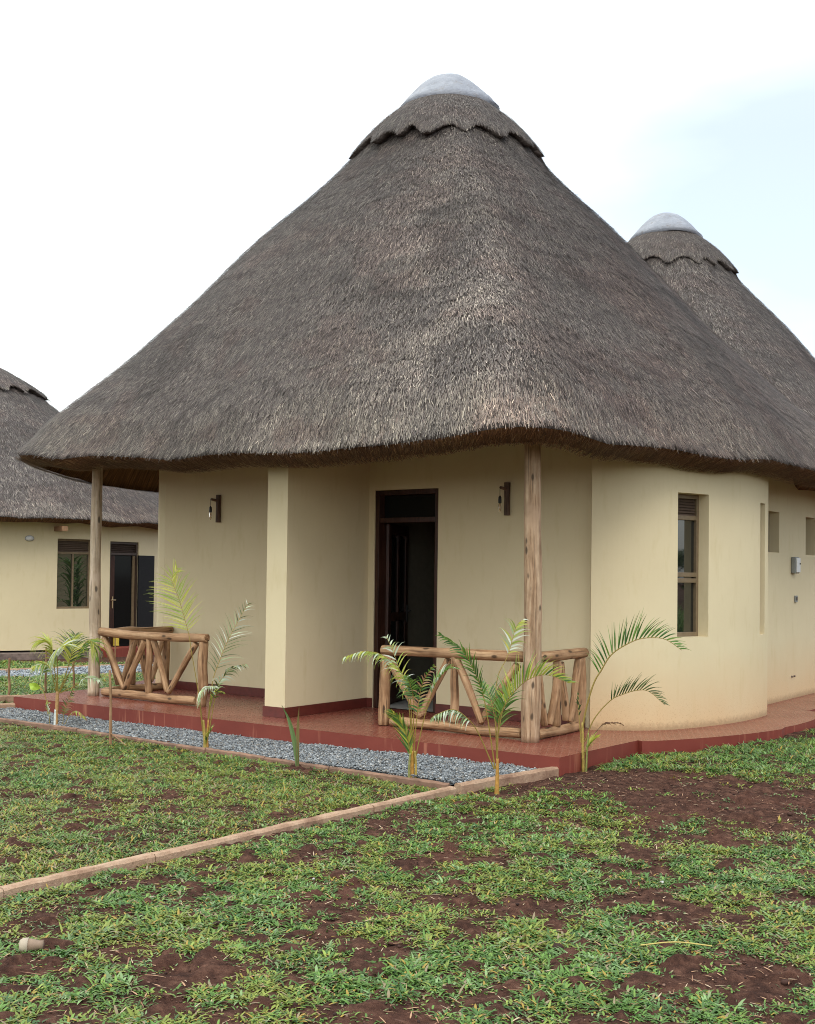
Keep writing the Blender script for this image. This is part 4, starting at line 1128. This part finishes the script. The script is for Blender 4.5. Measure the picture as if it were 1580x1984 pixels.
# D
t, Y = palm((800, 1512), .03, 'young palm with a drooping yellow-green frond before the open doorway')
stem(t, [(799, 1516), (799, 1490), (799, 1455)], Y, .022, .012, STEM2)
stem(t, [(794, 1516), (793, 1490), (795, 1460)], Y - .03, .012, .007, (0.22, 0.22, 0.07)); stem(t, [(806, 1514), (806, 1480), (804, 1455)], Y - .02, .012, .007, STEM)
frond(t, None, [(799, 1470), (797, 1370), (787, 1320), (765, 1288), (745, 1272), (725, 1264), (700, 1263), (666, 1274)], Y, -.25, .42, .24, YEL + PALE[:1], 26, lift=-.2, droop=.42, fwd=.8, wid=.013, seed=21)
frond(t, None, [(802, 1480), (806, 1410), (816, 1335), (828, 1308), (843, 1288)], Y, -.1, .45, .13, PINK + GREEN, 16, lat='x', lift=.3, fwd=.8, seed=22)
frond(t, None, [(803, 1480), (822, 1393), (838, 1340), (852, 1313), (870, 1296), (889, 1296)], Y, -.2, .62, .13, PALE + GREEN, 12, lift=.6, fwd=1.0, seed=23)
frond(t, None, [(797, 1480), (790, 1430), (774, 1395), (758, 1376)], Y, -.15, .12, .24, GREEN + YEL, 18, lat='x', lift=.2, fwd=2.2, droop=.05, sides=(1, .6), seed=24)
frond(t, None, [(800, 1450), (790, 1345), (775, 1300), (760, 1258), (748, 1232)], Y, .15, .55, .17, PALE + YEL, 13, lat='x', lift=.1, fwd=1.0, thin=.7, seed=25)
frond(t, None, [(801, 1440), (802, 1360), (796, 1330), (788, 1308)], Y, -.1, .6, .15, GREEN, 12, lat='x', lift=.2, fwd=.6, droop=.3, seed=26)
# B
t, Y = palm((399, 1455), .01, 'young palm with a tall yellow frond reaching over the left railing')
stem(t, [(398, 1458), (397, 1430), (394, 1395)], Y, .020, .010, STEM)
stem(t, [(402, 1458), (402, 1430), (404, 1395)], Y, .014, .008, STEM2)
frond(t, None, [(394, 1420), (386, 1350), (371, 1262), (365, 1225), (347, 1161), (333, 1122), (345, 1100)], Y, .1, .60, .34, YEL, 26, lat='x', lift=.15, sides=(1, .8), fwd=.75, droop=.10, wid=.011, seed=31, thin=.95)
frond(t, None, [(400, 1430), (411, 1328), (425, 1282), (441, 1243), (461, 1205), (482, 1167)], Y, .2, .45, .25, OLIVE + PALE, 20, lat='x', lift=.15, sides=(.85, 1), fwd=.85, droop=.12, wid=.008, seed=32, thin=.9)
frond(t, None, [(403, 1430), (421, 1334), (437, 1308), (453, 1292), (479, 1287)], Y, -.1, .42, .17, PALE + OLIVE, 18, lat='x', lift=.9, fwd=.9, seed=33)
frond(t, None, [(394, 1425), (387, 1352), (396, 1334), (418, 1330)], Y, -.2, .45, .17, PALE, 16, lift=-.1, fwd=.3, droop=.3, seed=34)
frond(t, None, [(401, 1420), (412, 1350), (425, 1340), (436, 1343)], Y, 0, .5, .10, YEL, 9, lift=.2, seed=35)
frond(t, None, [(398, 1448), (402, 1430), (410, 1412)], Y, -.05, .1, .15, YEL + GREEN, 8, lift=.4, fwd=1.6, seed=36)
# A
t, Y = palm((108, 1412), .0, 'bushy young palm with a whitewashed stem at the left end of the porch')
stem(t, [(107, 1414), (108, 1390), (109, 1375)], Y, .022, .020, (0.55, 0.58, 0.55), name='whitewashed_stem')
stem(t, [(109, 1376), (111, 1350), (112, 1340)], Y, .020, .017, (0.38, 0.22, 0.09))
frond(t, None, [(112, 1344), (111, 1280), (113, 1258), (128, 1250)], Y, -.3, .55, .34, PALE + YEL, 24, lift=-.1, fwd=.3, droop=.35, rad=.007, seed=41)
frond(t, None, [(111, 1342), (105, 1290), (98, 1250), (85, 1241), (70, 1246)], Y, -.1, .5, .36, YEL, 24, lift=-.2, droop=.3, fwd=.8, rad=.007, seed=42)
frond(t, None, [(114, 1342), (128, 1305), (140, 1262), (146, 1230)], Y, .1, .5, .34, YEL + OLIVE, 24, lat='x', lift=.2, fwd=1.0, rad=.007, seed=43)
frond(t, None, [(115, 1342), (144, 1285), (164, 1247), (179, 1245), (190, 1275)], Y, -.1, .45, .36, GREEN + YEL, 26, lift=-.2, droop=.35, fwd=.7, rad=.007, seed=44)
frond(t, None, [(110, 1344), (98, 1298), (85, 1287), (66, 1291)], Y, -.2, .45, .26, PALE + GREEN + YEL, 20, lift=-.4, droop=.4, fwd=.6, rad=.006, seed=45)
frond(t, None, [(117, 1343), (150, 1326), (167, 1314), (194, 1319)], Y, -.2, .5, .20, PALE, 16, lift=.1, droop=.35, seed=46)
frond(t, None, [(121, 1412), (124, 1382), (132, 1360), (143, 1338)], Y, -.05, .35, .10, OLIVE + PINK, 12, lat='x', lift=.2, rad=.004, seed=47)
frond(t, None, [(97, 1412), (95, 1385), (90, 1365), (98, 1362)], Y, -.05, .4, .09, YEL + PALE, 9, lift=.3, rad=.004, seed=48)
frond(t, None, [(123, 1412), (135, 1385), (150, 1378), (168, 1394)], Y, -.05, .4, .10, YEL + PINK, 12, lift=-.3, droop=.4, rad=.004, seed=49)
# C: spear leaves
t, Y = palm((577, 1492), .0, 'small sapling of two upright spear leaves beside the gravel')
for (px, cc, sd_, wd_) in (([(577, 1494), (571, 1440), (560, 1395), (546, 1366)], (0.13, 0.20, 0.07), 1, .020), ([(578, 1494), (577, 1440), (578, 1398), (580, 1368)], (0.20, 0.16, 0.06), 2, .014)):
    c = spline([at(x, y, Y) - t.location for x, y in px], 12); mb = MB(); vs = []; fs = []
    for i, p in enumerate(c):
        w_ = wd_ * (.5 + .5 * math.sin(PI * min(1, i / 12 * 1.2))) * (1 - (i / 12) ** 4) + .001
        vs += [p + Vector((-w_, 0, 0)), p + Vector((0, .008, 0)), p + Vector((w_, 0, 0))]
        if i: fs += [(3 * i - 3, 3 * i - 2, 3 * i + 1, 3 * i), (3 * i - 2, 3 * i - 1, 3 * i + 2, 3 * i + 1)]
    mb.add(vs, fs, col=cc); mb.build('spear_leaf', M['leaf'], t)
# bright heart-shaped leaf on a thin stalk left of palm A
b_ = onz(92, 1392, .0); t = empty('broadleaf_seedling', (b_.x, b_.y, float(ground_z(b_.x, b_.y)))); tag(t, 'seedling with one bright yellow-green heart-shaped leaf', 'seedling')
c = spline([at(x, y, b_.y) - t.location for x, y in ((94, 1398), (90, 1360), (84, 1340), (76, 1328))], 12); mb = MB(); mb.tube(c, .004, 6, col=STEM); mb.build('stalk', M['stem'], t)
mb = MB(); ctr = at(66, 1330, b_.y) - t.location; k_ = 24; vs = [ctr]
for i in range(k_):
    a = 2 * PI * i / k_; r_ = .062 * (1.15 - .35 * abs(math.sin(a / 2)) ** .6 + .35 * math.exp(-((a - PI) / .35) ** 2))
    vs.append(ctr + Vector((-math.cos(a + PI + .5) * r_, .02 * math.cos(2 * a), math.sin(a + PI + .5) * r_ * .8)))
mb.add(vs, [(0, 1 + i, 1 + (i + 1) % k_) for i in range(k_)], col=(0.36, 0.52, 0.05)); mb.build('heart_leaf', M['leaf'], t)

# ------------------------------------------------------------------ stakes
def stake(px0, px1, z0, r, label, Y=None, twig=None):
    b_ = onz(px0[0], px0[1], z0) if Y is None else at(px0[0], px0[1], Y)
    t_ = empty('wooden_stake', (b_.x, b_.y, float(ground_z(b_.x, b_.y)) - .02)); tag(t_, label, 'stake', 'thin wooden stakes in the lawn')
    p1 = at(px1[0], px1[1], b_.y) - t_.location
    o = log(t_, 'stick', (0, 0, -.03), p1, r, r * .7, int(px0[0]) + 5, m_='stake', wob=.008, n=8)
    if twig: log(t_, 'twig', Vector(at(twig[0][0], twig[0][1], b_.y)) - t_.location, Vector(at(twig[1][0], twig[1][1], b_.y - .25)) - t_.location, .006, .004, 7, m_='stake', wob=.002, n=6)
    return t_
stake((214, 1446), (213, 1300), 0, .016, 'thin brown stake with a side twig at the gravel edge left of the porch', twig=((214, 1420), (244, 1444)))
stake((17, 1352), (18, 1276), .0, .020, 'pale brown stake at the left edge of the lawn')
stake((89, 1344), (89, 1255), .0, .017, 'dark stake right behind the bushy palm')
stake((143, 1336), (142, 1262), .0, .018, 'reddish stake between the bushy palm and the left pole')
stake((222, 1313), (224, 1232), -.03, .012, 'thin leaning stick seen through the left railing')

# ------------------------------------------------------------------ grass
def blades(name, P, L, W, az, el, tint, curl, rs_, label):
    n = len(P)
    dx = np.cos(az); dy = np.sin(az)
    h = np.stack([dx, dy, np.zeros(n)], -1); up = np.array([0, 0, 1.0]); sd_ = np.stack([-dy, dx, np.zeros(n)], -1)
    p = [P]; a = el.copy()
    for i in range(3):
        d = h * np.cos(a)[:, None] + up * np.sin(a)[:, None]
        p.append(p[-1] + d * (L / 3)[:, None]); a = a - curl
    ws = [.7, 1.0, .75, .08]
    V = np.stack([q + sg * sd_ * (W * w_ / 2)[:, None] for q, w_ in zip(p, ws) for sg in (-1, 1)], 1)
    base = (np.arange(n) * 8)[:, None, None]; F = np.array([[0, 1, 3, 2], [2, 3, 5, 4], [4, 5, 7, 6]])[None] + base
    t_ = np.repeat(tint[:, None], 8, 1)
    t_[:, :2] *= np.array([1.05, .95, .9])
    o = npmesh(name, V.reshape(-1, 3), F.reshape(-1, 4), M['grass'], tint=t_.reshape(-1, 3), smooth=True)
    tag(o, label, 'grass', kind='stuff'); return o
GP = np.array([(0.115, 0.210, 0.040), (0.085, 0.160, 0.038), (0.155, 0.245, 0.045), (0.20, 0.28, 0.11), (0.06, 0.13, 0.035), (0.24, 0.29, 0.055), (0.36, 0.25, 0.05), (0.30, 0.24, 0.14)])
def pip(x, y, poly):
    inside = np.zeros(len(x), bool); n = len(poly)
    for i in range(n):
        x0, y0 = poly[i]; x1, y1 = poly[(i + 1) % n]
        c = ((y0 > y) != (y1 > y)) & (x < (x1 - x0) * (y - y0) / ((y1 - y0) + 1e-12) + x0)
        inside ^= c
    return inside
def wpoly(pp, z=0.03): return [tuple(onz(x, y, z).xy) for x, y in pp]
BARE = wpoly([(955, 1516), (1110, 1478), (1165, 1500), (1300, 1508), (1470, 1530), (1700, 1560), (1700, 1640), (1400, 1590), (1240, 1575), (1130, 1548), (1000, 1545)])
PALM_AT = [tuple(o.location.xy) for o in bpy.data.objects if o.name.startswith('young_palm')]
def outside_built(x, y):
    a, b_ = w2loc(x, y)
    deck = (a > -3.72) & (a < 3.78) & (b_ > -3.99) | (a * a + b_ * b_ < 4.66 ** 2) | ((np.abs(a) < 4.3) & (b_ > 0))
    kb = np.interp(a, gkL[:, 0], gkL[:, 1])
    d_ = (KD2 - KD1).xy; side = ((x - KD1.x) * d_.y - (y - KD1.y) * d_.x) / d_.length
    grav = (b_ > kb - .02) & (side < 0.06) & (b_ < -3.5)
    far = (b_ > -3.95) & (a < -3.6) & (b_ < -3.2) & (a > -12)
    for q in PALM_AT:
        grav = grav | ((x - q[0]) ** 2 + (y - q[1]) ** 2 < (.13 + .06 * vnoise(x * 9, y * 9, 4)) ** 2)
    s = right_of_kerb(x, y); dk = (KD1 - KD0).xy; on = (np.abs(s) < .05) & (y < KD1.y + .1)
    return ~(deck | grav | on)
def tufts(name, x0, x1, y0, y1, n_t, nb, Lr, Wr, seed, thresh, scale, label, el=(.15, .9), yel=.10, mask=None, sharp=.06, spread=.03, blue=0.0):
    rs_ = np.random.RandomState(seed)
    x = rs_.uniform(x0, x1, n_t); y = rs_.uniform(y0, y1, n_t)
    # keep what the camera could see, with a margin on both sides
    k = (np.abs(x + .0) < y * .385 + 2.0) & outside_built(x, y)
    f = .30 * fbm(x * scale, y * scale, seed, 3) + .70 * fbm(x * scale * 3.6, y * scale * 2.9, seed + 50, 3)
    k &= f > thresh + rs_.uniform(-sharp, sharp, n_t)
    bare = pip(x + rs_.normal(0, .05, n_t), y + rs_.normal(0, .05, n_t), BARE); k &= ~bare | (rs_.rand(n_t) < .04)
    if mask is not None: k &= mask(x, y)
    x, y, f = x[k], y[k], f[k]
    n = len(x); tz = ground_z(x, y) + .004
    size = rs_.uniform(.6, 1.25, n) * (0.75 + .5 * sstep(f, thresh, thresh + .15))
    big = rs_.rand(n) < .07; size = np.where(big, size * 1.25, size)
    tc_ = GP[rs_.choice(6, n, p=[.30, .25, .18, .14, .08, .05])] * rs_.uniform(.8, 1.2, (n, 1))
    if blue: tc_ = tc_ * np.array([.93, 1.0, 1.05])
    y_n = fbm(x * 1.7 + 7, y * 1.7, seed + 3, 2)
    tc_ = np.where((y_n > .55)[:, None] & (rs_.rand(n, 1) < .5), GP[5] * .85, tc_)
    X = np.repeat(x, nb) + rs_.normal(0, spread, n * nb); Yv = np.repeat(y, nb) + rs_.normal(0, spread, n * nb)
    P = np.stack([X, Yv, np.repeat(tz, nb)], -1)
    S = np.repeat(size, nb); m_ = n * nb
    L = rs_.uniform(*Lr, m_) * S; W = rs_.uniform(*Wr, m_) * np.sqrt(S)
    az = rs_.uniform(0, 2 * PI, m_); e = rs_.uniform(*el, m_)
    out_ = np.arctan2(Yv - np.repeat(y, nb), X - np.repeat(x, nb)); az = np.where(rs_.rand(m_) < .6, out_ + rs_.normal(0, .5, m_), az)
    c = np.repeat(tc_, nb, axis=0) * rs_.uniform(.7, 1.3, (m_, 1))
    dry = rs_.rand(m_); c = np.where((dry < yel * .5)[:, None], GP[6], c); c = np.where((dry > 1 - yel * .5)[:, None], GP[7] * .9, c)
    print(name, m_)
    return blades(name, P, L, W, az, e, c, rs_.uniform(.15, .5, m_), rs_, label)
lawn_left = lambda x, y: (right_of_kerb(x, y) < -.05)
lawn_right = lambda x, y: ~((right_of_kerb(x, y) < .05) & (y < KD1.y + .05))
tufts('lawn_grass', -4.2, 4.4, 3.6, 7.2, 20000, 15, (.018, .046), (.0065, .0115), 101, .455, 1.9, 'broad-bladed carpet grass in patches over the near soil', mask=lawn_right, spread=.024, blue=1, el=(.05, .8), sharp=.085)
tufts('lawn_grass', -3.2, 6.3, 7.2, 11.2, 20000, 12, (.018, .044), (.007, .012), 102, .448, 1.9, 'patchy carpet grass right of the diagonal kerb', mask=lawn_right, spread=.030, blue=1, sharp=.085)
tufts('lawn_grass', 1.5, 7.5, 9.5, 14.0, 10800, 10, (.03, .075), (.007, .012), 103, .40, 1.4, 'darker grass at the foot of the round wall', mask=lambda x, y: (x > 1.6), spread=.03, blue=1)
tufts('lawn_grass', -7.0, 1.1, 4.6, 13.6, 44000, 12, (.018, .048), (.0055, .010), 104, .395, 2.6, 'denser yellow-green lawn left of the diagonal kerb', mask=lawn_left, spread=.03, yel=.22, sharp=.10)
tufts('lawn_grass', -9.0, -2.2, 13.2, 23.2, 26000, 8, (.03, .08), (.012, .022), 105, .33, 1.2, 'lawn behind the porch in front of the left house', spread=.05, yel=.14,
      mask=lambda x, y: ~pip(x, y, [tuple(p.xy) for p in FPF] + [tuple(p.xy) for p in reversed(FPB)]) & ((x - LC.x) ** 2 + (y - LC.y) ** 2 > 5.6 ** 2))
# litter of dry bits and clods
rs = np.random.RandomState(77); n = 11000
x = rs.uniform(-2.8, 5, n); y = rs.uniform(4.0, 11.5, n); k = (np.abs(x) < y * .385 + .6) & outside_built(x, y); x, y = x[k], y[k]; n = len(x)
P = np.stack([x, y, ground_z(x, y) + .010], -1)
tn = np.array([(0.36, 0.22, 0.13), (0.24, 0.13, 0.08), (0.42, 0.33, 0.22), (0.10, 0.05, 0.035)])[rs.choice(4, n, p=[.35, .25, .2, .2])]
o = blades('dry_litter', P, rs.uniform(.012, .06, n) * (1 + (rs.rand(n) < .05)), rs.uniform(.002, .008, n), rs.uniform(0, 2 * PI, n), rs.uniform(-.05, .25, n), tn, rs.uniform(0, .1, n), rs, 'dry grass bits scattered on the soil'); o.data.materials[0] = M['litter']
n = 30000; x = rs.uniform(-2.8, 5.6, n); y = rs.uniform(4.0, 12, n); k = (np.abs(x) < y * .385 + .6) & outside_built(x, y); x, y = x[k], y[k]; n = len(x)
st = stones('soil_clods', np.stack([x, y, ground_z(x, y) + .004], -1), rs.uniform(.005, .022, n) * rs.uniform(.5, 1.2, n) * (1 + 1.0 * (rs.rand(n) < .04)), np.array([(0.05, 0.024, 0.017), (0.09, 0.045, 0.031), (0.03, 0.015, 0.012), (0.20, 0.12, 0.085)])[rs.choice(4, n, p=[.4, .3, .22, .08])], M['litter'], rs)
tag(st, 'crumbled soil clods over the bare patches', 'soil', kind='stuff')

# single things on the ground
def ground_at(px, py):
    p = onz(px, py, .03); p.z = float(ground_z(p.x, p.y)); return p
p = ground_at(60, 1842)
t = empty('plastic_cap', p + Vector((0, 0, .028)), 0.1); tag(t, 'pale beige broken plastic cap lying on the soil at lower left', 'cap')
R_ = Matrix.Rotation(PI / 2, 3, 'Y')
q = MB(); q.lathe([(.012, -.048), (.024, -.046), (.031, -.035), (.032, -.012), (.030, -.010)], 18, m=R_, cap=True); q.build('rim', simple('aged_plastic', (0.36, 0.30, 0.22), .7), t, smooth=True)
q = MB(); q.lathe([(.029, -.012), (.026, .01), (.019, .035), (.020, .052)], 18, m=R_, cap=True); q.build('neck', simple('stained_plastic', (0.22, 0.15, 0.10), .7), t, smooth=True)
for (px, py, sz, lb, tt) in ((608, 1700, .035, 'white stone chip near the middle of the near lawn', (.6, .6, .56)), (682, 1687, .03, 'pale elongated chip beside the dark soil hollow', (.5, .42, .33)), (293, 1735, .032, 'pale pinkish chip below the diagonal kerb', (.45, .36, .28)), (1283, 1708, .03, 'small white scrap on the right part of the lawn', (.62, .62, .6))):
    p = ground_at(px, py); o = stones('stone_chip', np.zeros((1, 3)), np.array([sz * 1.0]), np.array([tt]) * .8, M['stone'], np.random.RandomState(px)); o.location = p + Vector((0, 0, .010)); tag(o, lb, 'stone', 'pale chips lying in the lawn')
p0 = ground_at(1242, 1838); p1 = ground_at(1380, 1843); t = empty('dry_stalk', p0 + Vector((0, 0, .03))); tag(t, 'long yellow dry stalk lying on the lawn at lower right', 'stalk')
q = MB(); q.tube(spline([Vector((0, 0, 0)), (p1 - p0) * .5 + Vector((0, 0.01, .012)), p1 - p0], 10), [.003] * 11, 6, col=(.45, .36, .12)); q.build('culm', M['litter'], t)
for (px, py, sz) in ((1083, 1838, .06), (420, 1790, .05)):
    p = ground_at(px, py); o = stones('earth_clod', np.zeros((1, 3)), np.array([sz * 1.1]), np.array([(.035, .018, .014)]), M['litter'], np.random.RandomState(px), jag=.2); o.location = p + Vector((0, 0, .012)); tag(o, 'dark round clod of earth, ' + ('right of centre in the near lawn' if px > 900 else 'smaller one in the left half of the near lawn'), 'clod')

# ------------------------------------------------------------------ plants that only show in the window panes
rs = np.random.RandomState(9); n = 16000
x = rs.uniform(15, 19, n); y = rs.uniform(2, 17, n)
P = np.stack([x, y, np.zeros(n)], -1)
blades('tall_grass', P, rs.uniform(.7, 1.35, n), rs.uniform(.02, .04, n), rs.uniform(0, 2 * PI, n), rs.uniform(1.0, 1.5, n), GP[rs.choice(5, n)] * rs.uniform(.8, 1.6, (n, 1)), rs.uniform(.1, .4, n), rs, 'tall rough grass at the edge of the plot')
for i, (x0, y0) in enumerate(((-2.9, 23.0), (-2.5, 22.2), (-2.1, 22.8), (-1.7, 21.8), (-1.9, 23.4), (-2.9, 21.6))):
    n = 90; t = empty('maize_plant', (x0, y0, -.12)); tag(t, ['tallest', 'leaning', 'middle', 'bushy', 'rearmost', 'nearest'][i] + ' maize plant in the clump hidden between the two houses', 'maize', 'maize clump between the houses')
    q = MB(); q.tube([(0, 0, 0), (0, 0, 2.1)], [.02, .01], 7, col=(.12, .2, .05)); q.build('stalk', M['stem'], t)
    o = blades('leaves', np.stack([np.zeros(n), np.zeros(n), rs.uniform(.2, 2.1, n)], -1), rs.uniform(.4, .9, n), rs.uniform(.04, .07, n), rs.uniform(0, 2 * PI, n), rs.uniform(.5, 1.2, n), GP[rs.choice(4, n)] * 1.3, rs.uniform(.3, .6, n), rs, 'x')
    o.parent = t; del o['label']; del o['category']; del o['kind']
def tree(x, y, h, seed, label):
    rs_ = np.random.RandomState(seed); t = empty('leafy_tree', (x, y, -.1)); tag(t, label, 'tree', 'far trees to the right of the plot')
    q = MB(); q.tube([(0, 0, 0), (.1, 0, h * .3), (0, .1, h * .6)], [.22, .16, .08], 8, bump=.1)
    for k in range(5):
        a = k * 1.3; q.tube([(0, 0, h * .3), (math.cos(a) * h * .2, math.sin(a) * h * .2, h * (.5 + .05 * k))], [.09, .03], 6)
    q.build('trunk', M['bark'], t)
    n = 3500; cl = rs_.normal(0, 1, (16, 3)) * np.array([h * .24, h * .24, h * .15]) + np.array([0, 0, h * .66])
    P = cl[rs_.choice(16, n)] + rs_.normal(0, h * .07, (n, 3)); P[:, 2] = np.clip(P[:, 2], h * .25, h)
    o = blades('crown', P, rs_.uniform(.15, .4, n), rs_.uniform(.12, .25, n), rs_.uniform(0, 2 * PI, n), rs_.uniform(-.5, .8, n), GP[rs_.choice(5, n)] * .7, rs_.uniform(.1, .4, n), rs_, 'x')
    o.parent = t; del o['label']; del o['category']; del o['kind']
for i, (x, y, h) in enumerate(((92, -6, 5.2), (95, 1, 4.6), (90, 7, 5.8), (96, 13, 5.0), (88, -14, 6.0), (93, 20, 4.4))):
    tree(x, y, h, 300 + i, ['broad', 'low', 'tallest middle', 'round', 'southernmost', 'smallest'][i] + ' dark tree far off to the right')
